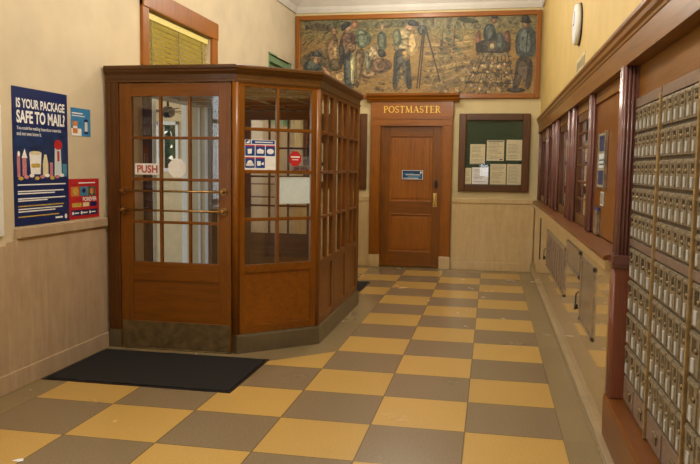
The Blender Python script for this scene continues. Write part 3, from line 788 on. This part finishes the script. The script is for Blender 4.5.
s.line([(200,240),(205,100)], 9, BRN, 1.5); s.line([(140,230),(150,110)], 7, BRN, 1.5)
s.ell(-12,105,26,24,SK,3); s.shape([(-28,95),(-15,68),(15,72),(40,100),(10,102)], (48,54,60), 3.1)
s.shape([(20,105),(60,90),(80,125),(50,150),(30,135)], (70,72,64), 3)
s.shape([(-30,130),(20,120),(40,190),(20,240),(-20,250)], (190,150,84), 2.9)
for p in (((52,120),(28,405)), ((60,120),(40,405)), ((68,120),(140,370))): s.line(p, 8, (84,62,44), 3.2)
for i in range(10): s.shape([(rr.uniform(0,40), 180+i*22), (120, 170+i*24), (250+i*2, 190+i*14), (120, 186+i*24)], rr.choice([(196,152,80),(170,128,70),(150,118,66)]), 1.5)
for i in range(85):
    y = rr.uniform(250, 435); x = rr.uniform(330-(y-240)*1.25, 470+(y-250)*.1)
    s.ell(x, y, rr.uniform(8, 20), rr.uniform(6, 13), rr.choice([(178,138,88),(140,108,72),(204,168,112),(116,92,64),(160,124,82)]), 1.9, rr.uniform(-.8,.8))
# tractor and driver
for i in range(7): s.line([(318-i*12, 255+i*24), (472+i*6, 258+i*25)], 9, ((96,82,62) if i % 2 else (184,150,100)), 2.1)
for i in range(9): s.line([(330+i*16, 240), (330+i*16-(4-i)*14-20, 420)], 5, (104,84,60), 2.2)
for i in range(40): s.ell(rr.uniform(290,470), rr.uniform(265,430), rr.uniform(7,15), rr.uniform(4,9), rr.choice([(196,160,108),(150,120,80),(120,98,70)]), 2.3, rr.uniform(-.8,.8))
s.shape([(305,130),(330,115),(330,235),(305,240)], (130,66,50), 2.4); s.shape([(435,130),(465,120),(470,230),(440,240)], (126,68,52), 2.4)
s.shape([(305,168),(465,165),(468,235),(305,238)], (72,62,52), 2.5, 1); s.shape([(308,232),(465,235),(465,248),(308,246)], (160,140,98), 2.9, 0)
s.shape([(340,105),(365,88),(395,100),(400,165),(370,180),(340,170)], (62,76,76), 2.8); s.ell(388,72,16,20,(140,88,62),2.9); s.shape([(372,66),(378,48),(402,50),(410,66)], (50,56,60), 3)
s.shape([(388,140),(430,130),(445,180),(435,222),(408,225),(400,180)], (72,86,88), 2.9); s.ell(382,200,10,14,(190,170,120),3)
# man with hat, seen from behind
s.shape([(488,150),(515,105),(560,100),(582,140),(584,250),(540,256),(492,250)], (74,92,98), 3); s.ell(535,95,20,20,(130,92,64),3.1); s.shape([(505,84),(515,78),(518,50),(548,50),(553,78),(572,84),(540,92)], (50,46,42), 3.2)
s.shape([(498,250),(570,250),(572,330),(562,412),(540,412),(535,320),(510,412),(478,425),(492,330)], (86,70,58), 2.9); s.line([(545,130),(540,240)], 6, (54,66,72), 3.2)
s.ell(500,415,45,12,(60,54,46),2.6)
s.build('canvas', None, mu)

# ------------------------------------------------------------------ posters on the left wall
s = Flat(LEFTW(.80, 1.185, XL+.001), .693, 1.015, NAVY, .003)
s.R(.0, .693, .44, .72, NAVY2)
s.T('IS YOUR PACKAGE', .045, .655, .865, .935, WINK, bold=.03); s.T('SAFE TO MAIL?', .045, .655, .755, .85, WINK, bold=.035)
s.T('You could be mailing hazardous materials', .045, .60, .70, .733, WINK, bold=.01); s.T("and not even know it.", .045, .34, .665, .693, WINK, bold=.01)
# printed products
s.R(.04,.075,.36,.52,PINK,2); s.R(.1,.15,.37,.50,PINK,2); s.P([(.09,.5),(.13,.57),(.16,.5)], WINK, 3); s.E(.06,.53,.015,.02,WINK,3)
s.P([(.2,.38),(.32,.38),(.335,.54),(.185,.54)], WINK, 2); s.E(.26,.54,.075,.014,PAPER,3); s.R(.205,.315,.43,.46,YEL,3)
s.P([(.35,.36),(.42,.36),(.42,.46),(.4,.53),(.37,.53),(.35,.46)], PAPER, 2); s.R(.44,.48,.36,.47,PINK,2)
s.P([(.50,.36),(.60,.36),(.59,.6),(.51,.6)], GREYW, 2); s.E(.555,.61,.055,.04,REDI,3); s.R(.54,.57,.48,.56,REDI,3); s.R(.61,.67,.36,.46,TEAL,2)
for i in range(9): s.E(.08+i*.065, .35+.01*(i % 3), .03, .014, (YEL, PINK, WINK)[i % 3], 3)
for i, (b, e, mt) in enumerate(((.298,.65,WINK),(.25,.62,WINK),(.233,.5,WINK),(.195,.64,WINK),(.18,.40,WINK),(.14,.62,YEL),(.118,.60,WINK),(.10,.5,WINK),(.062,.55,YEL))):
    s.R(.04, e, b, b+.009, mt, 2)
s.R(.50,.60,.03,.045,WINK,2); s.E(.645,.04,.018,.02,WINK,2)
tag(s.build('hazard_poster'), 'large navy poster asking is your package safe to mail, on the left wall', 'poster')
s = Flat(LEFTW(1.548, 1.88, XL+.001), .293, .228, SKYB, .003)
s.R(.01,.17,.18,.19,WINK); s.R(.01,.20,.16,.168,WINK); s.R(0,.15,0,.06,WINK); s.R(.02,.09,.02,.12,ORI,2); s.R(.025,.085,.06,.08,WINK,3)
s.R(.19,.25,.02,.14,NAVY,2); s.R(.197,.243,.04,.12,GREYW,3); s.E(.22,.13,.03,.012,NAVY,3)
tag(s.build('blue_leaflet'), 'small light blue leaflet picturing a phone, above the red poster', 'poster')
s = Flat(LEFTW(1.497, 1.188, XL+.001), .462, .335, REDI, .003)
s.R(.03,.15,.19,.27,ORI); s.R(.16,.28,.19,.27,TEAL); s.R(.29,.40,.19,.27,GRNI); s.E(.09,.23,.03,.03,YEL,2); s.E(.22,.235,.03,.02,NAVY,2); s.E(.345,.23,.03,.03,ORI,2)
s.T('FOREVER', .20, .42, .145, .18, WINK, bold=.03); s.R(.04,.18,.10,.135,YEL); s.R(.20,.30,.10,.135,PAPER); s.R(.32,.42,.10,.135,NAVY)
s.R(.03,.43,.028,.075,NAVY); 
for a in (.05,.18,.31): s.E(a,.05,.014,.014,WINK,2); s.R(a+.02,a+.09,.045,.055,WINK,2)
s.R(.14,.40,.295,.305,WINK)
tag(s.build('red_poster'), 'red stamp poster with the word FOREVER low on the left wall beside the vestibule', 'poster')

# ------------------------------------------------------------------ signs on the vestibule
s = Flat(on_frame(FF, .258, 1.562, -.029), .235, .098, WINK, .001)
s.T('PUSH', .02, .215, .014, .084, PUSHR, bold=.035); tag(s.build('push_sign'), 'white PUSH sign with red letters on the front vestibule door glass', 'sign')
s = Flat(on_frame(FF, .655, 1.62, -.008), 1, 1, WINK, 0, base=False)
m = MB(on_frame(FF, .657, 1.622, -.0295)); 
pts = [(.089*math.cos(math.radians(22.5+45*i)), .089*math.sin(math.radians(22.5+45*i))) for i in range(8)]
m.prism(pts, 0, .002, axis=2); s.bm.free(); tag(m.build('octagonal_sticker', WINK), 'blank white octagonal sticker on the front vestibule door glass', 'sticker')
# service sign
s = Flat(on_frame(FD, .086, 1.617, -.0255), .300, .262, WINK, .003)
s.R(.07,.29,.225,.258,SIGNB); s.R(.01,.062,.222,.26,SIGNB); s.P([(.014,.232),(.045,.256),(.06,.248),(.04,.24),(.058,.232),(.03,.228)], WINK, 2); s.R(.10,.27,.237,.246,WINK,2)
for i in range(5):
    a = .008+(i % 3)*.097; b = .122 if i < 3 else .016
    s.R(a, a+.09, b, b+.082, SIGNB); s.R(a, a+.09, b+.082, b+.094, REDI)
    if i == 0: s.P([(a+.025,b+.015),(a+.06,b+.02),(a+.064,b+.062),(a+.022,b+.058)], WINK, 2)
    elif i == 1: s.P([(a+.015,b+.02),(a+.075,b+.02),(a+.08,b+.05),(a+.04,b+.065),(a+.012,b+.05)], WINK, 2)
    elif i == 2: s.E(a+.045,b+.04,.034,.024,WINK,2)
    elif i == 3: s.E(a+.045,b+.045,.026,.022,WINK,2); s.R(a+.01,a+.08,b+.018,b+.038,WINK,2)
    else: s.R(a+.015,a+.05,b+.02,b+.06,WINK,2); s.P([(a+.05,b+.035),(a+.078,b+.055),(a+.078,b+.025)], WINK, 2)
tag(s.build('service_sign'), 'white and blue pictogram sign on the angled vestibule glass', 'sign')
s = Flat(on_frame(FD, .425, 1.315, -.0255), .305, .24, GREYW, .004); s.R(.004,.301,.236,.239,WINK)
tag(s.build('blank_panel'), 'blank pale grey-white panel in the angled vestibule glazing', 'panel')
m = MB(on_frame(FD, .58, 1.72, -.025)); m.use(REDI)
m.prism([(.066*math.cos(math.radians(22.5+45*i)), .072*math.sin(math.radians(22.5+45*i))) for i in range(8)], 0, .002, axis=2); m.use(WINK); m.prism([(-.045,.01),(.045,.01),(.045,.022),(-.045,.022)], .002, .0025, axis=2); m.prism([(-.03,-.012),(.03,-.012),(.03,-.005),(-.03,-.005)], .002, .0025, axis=2)
tag(m.build('red_octagon_sticker'), 'red octagonal sticker on the angled vestibule glass', 'sticker')
# back door PUSH sign, readable from the lobby through the glass
s = Flat(Matrix.Translation((-2.99, 5.162, 1.555)) @ Matrix(((1,0,0,0),(0,0,-1,0),(0,1,0,0),(0,0,0,1))), .25, .11, PAPER, .002)
s.T('PUSH', .02, .23, .02, .09, PUSHR, bold=.035); tag(s.build('push_sign'), 'cream PUSH sign on the rear vestibule door, seen through the angled glass', 'sign')

# ------------------------------------------------------------------ mats
def mat_(x0, x1, y0, y1, label):
    t = thing('floor_mat', ((x0+x1)/2, (y0+y1)/2, 0), label, 'mat', 'rubber edged floor mats')
    m = MB(); m.box(x0, x1, y0, y1, 0, .006, .003); m.build('rubber_edge', BLACK, t)
    m = MB(); m.box(x0+.025, x1-.025, y0+.025, y1-.025, .005, .011, .002); m.build('pile', RUB, t)
mat_(-3.82, -2.30, 1.0, 1.955, 'large charcoal doormat in front of the vestibule door')
mat_(-3.6, -2.15, 5.5, 6.4, 'dark doormat behind the vestibule, only its corner showing')
m = MB(); m.poly([(-3.05,-.42,.002),(-3.0,-.43,.004),(-2.99,-.40,.012),(-3.03,-.395,.003)]); m.poly([(-3.0,-.43,.004),(-2.985,-.41,.002),(-2.99,-.40,.012)]); m.poly([(-3.05,-.42,.002),(-3.03,-.395,.003),(-2.99,-.40,.003),(-2.985,-.41,.002),(-3.0,-.43,.002)])
tag(m.build('paper_scrap', WINK), 'tiny white paper scrap on the floor at the lower left', 'litter')

# ------------------------------------------------------------------ right side: plinth, pilaster, mailboxes
m = MB(); m.prism([(.215, .07), (.212, .30), (.222, .325), (.318, .325), (.318, .07)], -3.5, .569, axis=1)
struct('trim_8', m, WDY)
t = thing('fluted_pilaster', (.27, .505, .326), 'tall fluted reddish wooden pilaster between the mailboxes and the service windows', 'pilaster')
m = MB(); m.box(.232, .40, .452, .562, .326, 1.09, .006)
for y in (.468, .494, .52, .546): m.tube([(.233, y, .34), (.233, y, 1.09)], .010, 10)
m.build('lower_shaft', WR, t)
m = MB(); m.box(.212, .40, .438, .568, 1.09, 1.17, .010); m.box(.206, .40, .434, .569, 1.11, 1.13, .005); m.build('band', WPX, t)
m = MB(); m.box(.236, .40, .452, .562, 1.17, 2.235, .006)
for y in (.468, .494, .52, .546): m.tube([(.237, y, 1.17), (.237, y, 2.235)], .011, 10)
for x in (.246, .266, .286): m.tube([(x, .453, 1.17), (x, .453, 2.235)], .0085, 10)
m.build('upper_shaft', WP, t)
# timber rails above the boxes
m = MB(); m.box(.315, .64, -3.5, .45, 2.055, 2.235, .004); struct('trim_9', m, WY)

BX = .31
def box_bank(y1, label, cols_low, width=.655, z_last=2):
    t = thing('mailbox_bank', (BX+.1, y1-width/2, .325), label, 'mailboxes', 'banks of mailboxes in the right wall')
    y0 = y1-width
    m = MB(); m.box(BX, .63, y0+.011, y1, .326, 2.052); m.build('cabinet_frame', BOXD, t)
    m = MB(); m.box(BX-.012, BX, y0+.016, y1-.004, 2.0, 2.05, .002); tag(m.build('top_rail', BOXP, t), 'plain metal rail')
    m = MB(); m.box(BX-.012, BX, y0+.016, y1-.004, 1.228, 1.268, .003); tag(m.build('cross_rail', BOXP, t), 'plain metal rail')
    m = MB(); m.box(BX-.022, BX, y0+.0, y0+.014, .33, 2.02, .004); tag(m.build('divider_strip', STRIP, t), 'brass divider strip')
    rows = [(2.0-.1464*(i+1), 2.0-.1464*i, 6, 0) for i in range(5)]
    zz = [1.225, 1.04, .855, .665, .485]
    rows += [(zz[i+1], zz[i], cols_low, 1) for i in range(4)] + [(.335, .485, 2, 2)]
    protos = {}
    for (z0, z1, n, kind) in rows:
        cw = (width-.03)/n
        for j in range(n):
            yy = y0+.015+cw*j; h = z1-z0
            key = (round(h, 3), n)
            if key not in protos:
                o = MB(); o.box(BX-.011, BX, yy+.004, yy+cw-.004, z0+.012, z1-.006, .003)
                o.box(BX-.016, BX-.008, yy+.006, yy+.016, z0+.02, z1-.012, .002)
                if kind < 2: o.box(BX-.016, BX-.01, yy+.02, yy+cw-.008, z1-.026, z1-.014, .002)
                mt = BOXP if kind == 2 else BOXM
                for m_ in (mt,): pass
                o.mats = [mt]; o.use(SLIT)
                if kind < 2: o.box(BX-.0125, BX-.010, yy+cw*.42, yy+cw*.78, z0+.02+h*.42, z1-.03)
                d = o.build('mailbox_door', None, t)
                q = MB()
                if kind == 2: q.box(BX-.018, BX-.010, yy+cw*.3, yy+cw*.5, z0+.05, z0+.10, .003)
                else: q.box(BX-.017, BX-.010, yy+cw*.46, yy+cw*.70, z0+.022, z0+.02+h*.32, .003)
                tag(q.build('name_window', BOXL if kind < 2 else BRONZE, d), 'pale label window' if kind < 2 else None)
                q = MB(); q.tube([(BX-.010, yy+cw*.3, z0+h*.62), (BX-.022, yy+cw*.3, z0+h*.62)], [.012, .009], 10); q.build('lock_dial', BRONZE, d)
                protos[key] = (d, yy, z0)
            else:
                d, py, pz = protos[key]
                c_ = d.copy(); COL.objects.link(c_); c_.parent = t; c_.location = d.location+Vector((0, yy-py, z0-pz))
                for g in d.children:
                    e = g.copy(); COL.objects.link(e); e.parent = c_
    return t
box_bank(.434, 'bronze mailbox bank next to the fluted pilaster, lower doors four across', 4, width=.634)
box_bank(-.20, 'bronze mailbox bank in the middle, lower doors six across', 6, width=.68)
box_bank(-.88, 'bronze mailbox bank cut off at the right edge of the photo', 4, width=.66)

# ------------------------------------------------------------------ right side: service screen
t = thing('service_screen', (.35, 4.3, 1.185), 'long varnished wooden screen of service windows above the marble ledge on the right', 'counter screen')
SX = .30
def spanel(y0, y1, z0, z1, x=SX, nm='wood_panel', mt=W, th=.03):
    m = MB(); m.box(x, x+th, y0, y1, z0, z1, .003); return m.build(nm, mt, t)
def spost(y, wd, x0=.262, mt=WP):
    m = MB(); m.box(x0, .36, y-wd/2, y+wd/2, 1.18, 2.235, .006); m.tube([(x0, y-wd/2+.02, 1.18), (x0, y-wd/2+.02, 2.235)], .013, 10); m.tube([(x0, y+wd/2-.02, 1.18), (x0, y+wd/2-.02, 2.235)], .013, 10); m.tube([(x0+.018, y-wd/2, 1.18), (x0+.018, y-wd/2, 2.235)], .009, 10)
    return m.build('post', mt, t)
m = MB(); m.box(.285, .36, .565, YB, 2.15, 2.235, .004); m.build('top_rail', WY, t)
spanel(.565, 1.98, 1.182, 2.15)
for y, wd in ((2.03, .12), (3.22, .12), (3.62, .12), (5.0, .14), (5.5, .12), (6.5, .12), (8.05, .14)): spost(y, wd)
def swin(y0, y1, horiz=(1.45, 1.75), back=True):
    m = MB()
    for a, b in ((y0, y0+.05), (y1-.05, y1)): m.box(.29, .33, a, b, 1.18, 2.15, .004)
    m.box(.29, .33, y0, y1, 1.18, 1.26, .004); m.box(.29, .33, y0, y1, 2.08, 2.15, .004)
    for z in horiz: m.box(.295, .325, y0, y1, z-.01, z+.01, .003)
    p = m.build('window_sash', WD, t)
    m = MB(); m.box(.308, .312, y0+.05, y1-.05, 1.26, 2.08); m.build('glass_pane', GLD, p)
swin(2.1, 3.15, (1.4, 1.55, 1.7, 1.85, 1.98)); swin(3.7, 4.92, ()); swin(5.58, 6.42, (1.5, 1.8)); swin(6.58, 7.96, (1.6,))
spanel(3.29, 3.55, 1.182, 2.15, mt=WP); spanel(5.08, 5.43, 1.182, 2.15, mt=WO)
# room behind the screen
m = MB(); m.box(.60, .63, .6, YB, 0, 2.5); struct('wall_behind_screen', m, wood('dim_backing', (120, 96, 60), 'z'))
# sorted mail slots seen through the nearest window
s_ = thing('pigeonhole_rack', (.5, 2.6, 1.2), 'pigeonhole rack of letters behind the nearest service window', 'rack')
m = MB()
for k in range(6): m.box(.42, .6, 2.12, 3.12, 1.2+k*.16, 1.215+k*.16)
for k in range(7): m.box(.42, .6, 2.12+k*.165, 2.13+k*.165, 1.2, 2.015)
m.build('shelves', BOXM, s_)
for k in range(5):
    for j in range(6):
        if (k*7+j*3) % 4 == 0: continue
        m = MB(); m.box(.44, .58, 2.14+j*.165, 2.26+j*.165, 1.216+k*.16, 1.25+k*.16+.05*((k+j) % 3)); tag(m.build('letter_bundle', (PAPER, WINK, YEL)[(k+j) % 3], s_))
# framed notice on the panel
t = thing('framed_notice', (SX, 1.55, 1.53), 'upright blue and white notice in a silvery frame on the wooden screen panel', 'sign')
s = Flat(RIGHTW(1.72, 1.53, SX-.001), .34, .385, DARKT, .012); s.R(.02,.32,.02,.12,NAVY2); s.R(.03,.30,.14,.24,GREYW); s.R(.02,.32,.26,.37,NAVY2); s.R(.05,.28,.16,.17,NAVY,2); s.R(.05,.28,.19,.2,NAVY,2)
s.build('printed_face', None, t)
m = MB(); m.box(SX-.026, SX-.001, 1.362, 1.378, 1.52, 1.925, .003); m.build('metal_edge', STEEL, t)
m = MB(); m.box(SX-.02, SX-.001, 1.722, 1.732, 1.52, 1.925, .002); m.build('metal_edge', STEEL, t)
s = Flat(RIGHTW(1.62, 1.40, SX-.001), .15, .10, GREYW, .002); s.R(.01,.14,.01,.09,DARKT); tag(s.build('grey_card'), 'small grey card just below the framed notice on the wooden panel', 'card')
t = thing('leaflet_holder', (SX, 1.72, 1.2), 'small clear leaflet holder standing on the ledge against the wooden panel', 'holder')
m = MB(); m.box(SX-.020, SX-.018, 1.60, 1.80, 1.185, 1.36); m.box(SX-.020, SX-.002, 1.60, 1.604, 1.185, 1.36); m.build('clear_tray', STEEL, t)
m = MB(); m.box(SX-.016, SX-.004, 1.61, 1.79, 1.19, 1.38); m.build('leaflets', NAVY2, t)

# ------------------------------------------------------------------ metal hatches in the marble dado
def hatch(y0, y1, z0, z1, label, grille, knob=None):
    t = thing('metal_hatch', (XR, (y0+y1)/2, z0), label, 'hatch', 'metal hatches in the right marble dado')
    m = MB(); fr = .03
    m.box(XR-.012, XR+.005, y0, y1, z0, z0+fr, .003); m.box(XR-.012, XR+.005, y0, y1, z1-fr, z1, .003); m.box(XR-.012, XR+.005, y0, y0+fr*2, z0, z1, .003); m.box(XR-.012, XR+.005, y1-fr*2, y1, z0, z1, .003)
    m.build('frame', STEEL, t)
    m = MB(); m.box(XR-.006, XR+.004, y0+.03, y1-.03, z0+.02, z1-.02, .002)
    m.build('door', STEEL, t)
    if grille:
        m = MB(); n = 9
        for k in range(n):
            y = y0+.12+(y1-y0-.24)*k/(n-1); m.box(XR-.011, XR-.004, y-.05, y+.05, z0+.04, z1-.04, .003)
        m.build('louvre_slats', BOXP, t)
    if knob:
        m = MB(); y, z = knob; m.tube([(XR, y, z+.12), (XR-.02, y, z+.10), (XR-.022, y, z+.02)], .006, 8); m.tube([(XR-.004, y, z), (XR-.03, y, z)], [.02, .026], 14); tag(m.build('pull_ring', BLACK, t), 'dark pull ring')
    return t
hatch(3.05, 5.3, .47, .93, 'grilled metal hatch in the marble dado nearer the back wall', True, (5.5, .55))
hatch(1.12, 1.88, .50, 1.0, 'tall metal parcel hatch in the marble dado nearest the pilaster', False, (2.0, .58))
hatch(1.95, 2.95, .80, 1.02, 'shallow grey metal slot plate in the marble dado between the two hatches', False)
m = MB(); m.box(XR-.008, XR, 6.55, 6.62, .40, .98, .002); tag(m.build('slim_slot', BLACK), 'narrow dark vertical slot in the right marble dado near the back corner', 'slot')

# ------------------------------------------------------------------ clock & wall lettering
t = thing('wall_clock', (.26, 3.02, 2.78), 'round white wall clock with a dark rim high on the right wall', 'clock')
m = MB(); m.disc((.26, 3.02, 2.955), (-1, 0, 0), .188, .012, 40, .02); tag(m.build('rim', BLACK, t), 'dark rim')
m = MB(); m.disc((.249, 3.02, 2.955), (-1, 0, 0), .178, .04, 40, .04); m.build('case', WHITE, t)
m = MB(); m.disc((.212, 3.02, 2.955), (-1, 0, 0), .16, .006, 40); m.build('dial', WINK, t)
m = MB(); m.box(.2035, .2055, 3.015, 3.025, 2.955, 3.07); m.build('minute_hand', BLACK, t)
m = MB(); m.box(.201, .203, 3.08, 3.02, 2.95, 2.96); m.build('hour_hand', BLACK, t)
# bracket lettering below the clock
s = Flat(RIGHTW(3.15, 2.50, .26), .62, .15, PL, .004)
rr = random.Random(5)
for k in range(7): s.R(.03+k*.085, .085+k*.085, .03+rr.uniform(0,.02), .12, (BRONZE, DARKT)[k % 2])
tag(s.build('wall_lettering'), 'dim raised lettering on the yellow wall below the clock', 'lettering')

# ------------------------------------------------------------------ ceiling lamps
LG = 'warm ceiling lamps over the lobby'
def area(name, loc, rot, sx, sy, e, col):
    l = bpy.data.lights.new(name, 'AREA'); l.shape = 'RECTANGLE'; l.size = sx; l.size_y = sy; l.energy = e; l.color = col
    o = bpy.data.objects.new(name, l); COL.objects.link(o); o.location = loc; o.rotation_euler = rot; return o
WARM = (1.0, .945, .84)
for y, z, e in ((-4.6, 3.95, 110), (-1.2, 3.95, 120), (1.8, 3.95, 105), (4.3, 4.0, 90), (6.5, 4.25, 80)):
    l = bpy.data.lights.new('ceiling_lamp_light', 'POINT'); l.shadow_soft_size = .17; l.energy = e; l.color = WARM
    o = bpy.data.objects.new('ceiling_lamp_light', l); COL.objects.link(o); o.location = (-1.7, y, z)

# daylight
wd = bpy.data.worlds.new('sky'); S.world = wd; wd.use_nodes = True
nt = wd.node_tree; bg = nt.nodes['Background']; sky = nt.nodes.new('ShaderNodeTexSky'); sky.sky_type = 'NISHITA'; sky.sun_elevation = math.radians(40); sky.sun_rotation = math.radians(60); sky.sun_disc = False
nt.links.new(sky.outputs[0], bg.inputs[0]); bg.inputs[1].default_value = .25
area('window_daylight', (XL-.3, -1.5, 2.2), (0, math.radians(-90), 0), 2.0, 2.1, 45, (.86, .92, 1.0))
area('rear_window_daylight', (-.74, YF-.3, 1.62), (math.radians(90), 0, 0), .3, .45, 3.5, (.9, .94, 1.0))
area('porch_daylight', (-8.2, 5.0, 2.2), (0, math.radians(-90), 0), 3.0, 6.0, 100, (1, .95, .85))

# ------------------------------------------------------------------ camera
f_, yaw, pit, rol = 726.7258, .18995967, .08800507, .01361770
cam = bpy.data.cameras.new('camera'); cam.sensor_fit = 'HORIZONTAL'; cam.sensor_width = 36; cam.lens = f_/700*36; cam.clip_start = .05
co = bpy.data.objects.new('camera', cam); COL.objects.link(co)
cy, sy = math.cos(yaw), math.sin(yaw)
fwd = Vector((-sy*math.cos(pit), cy*math.cos(pit), -math.sin(pit))); rt = Vector((cy, sy, 0)); up = rt.cross(fwd)
c_, s__ = math.cos(rol), math.sin(rol); r2 = rt*c_+up*s__; u2 = -rt*s__+up*c_
M = Matrix.Identity(4)
for i in range(3): M[i][0] = r2[i]; M[i][1] = u2[i]; M[i][2] = -fwd[i]; M[i][3] = (-.48592947, -3.90200519, 1.64505745)[i]
co.matrix_world = M; S.camera = co
vs = S.view_settings; S.display_settings.display_device = 'sRGB'; vs.view_transform = 'Standard'; vs.look = 'None'; vs.gamma = 1; vs.use_curve_mapping = False; vs.exposure = 0.0
S.cycles.max_bounces = 10; S.cycles.transparent_max_bounces = 24; S.cycles.caustics_reflective = False; S.cycles.caustics_refractive = False
S.cycles.sample_clamp_indirect = 4
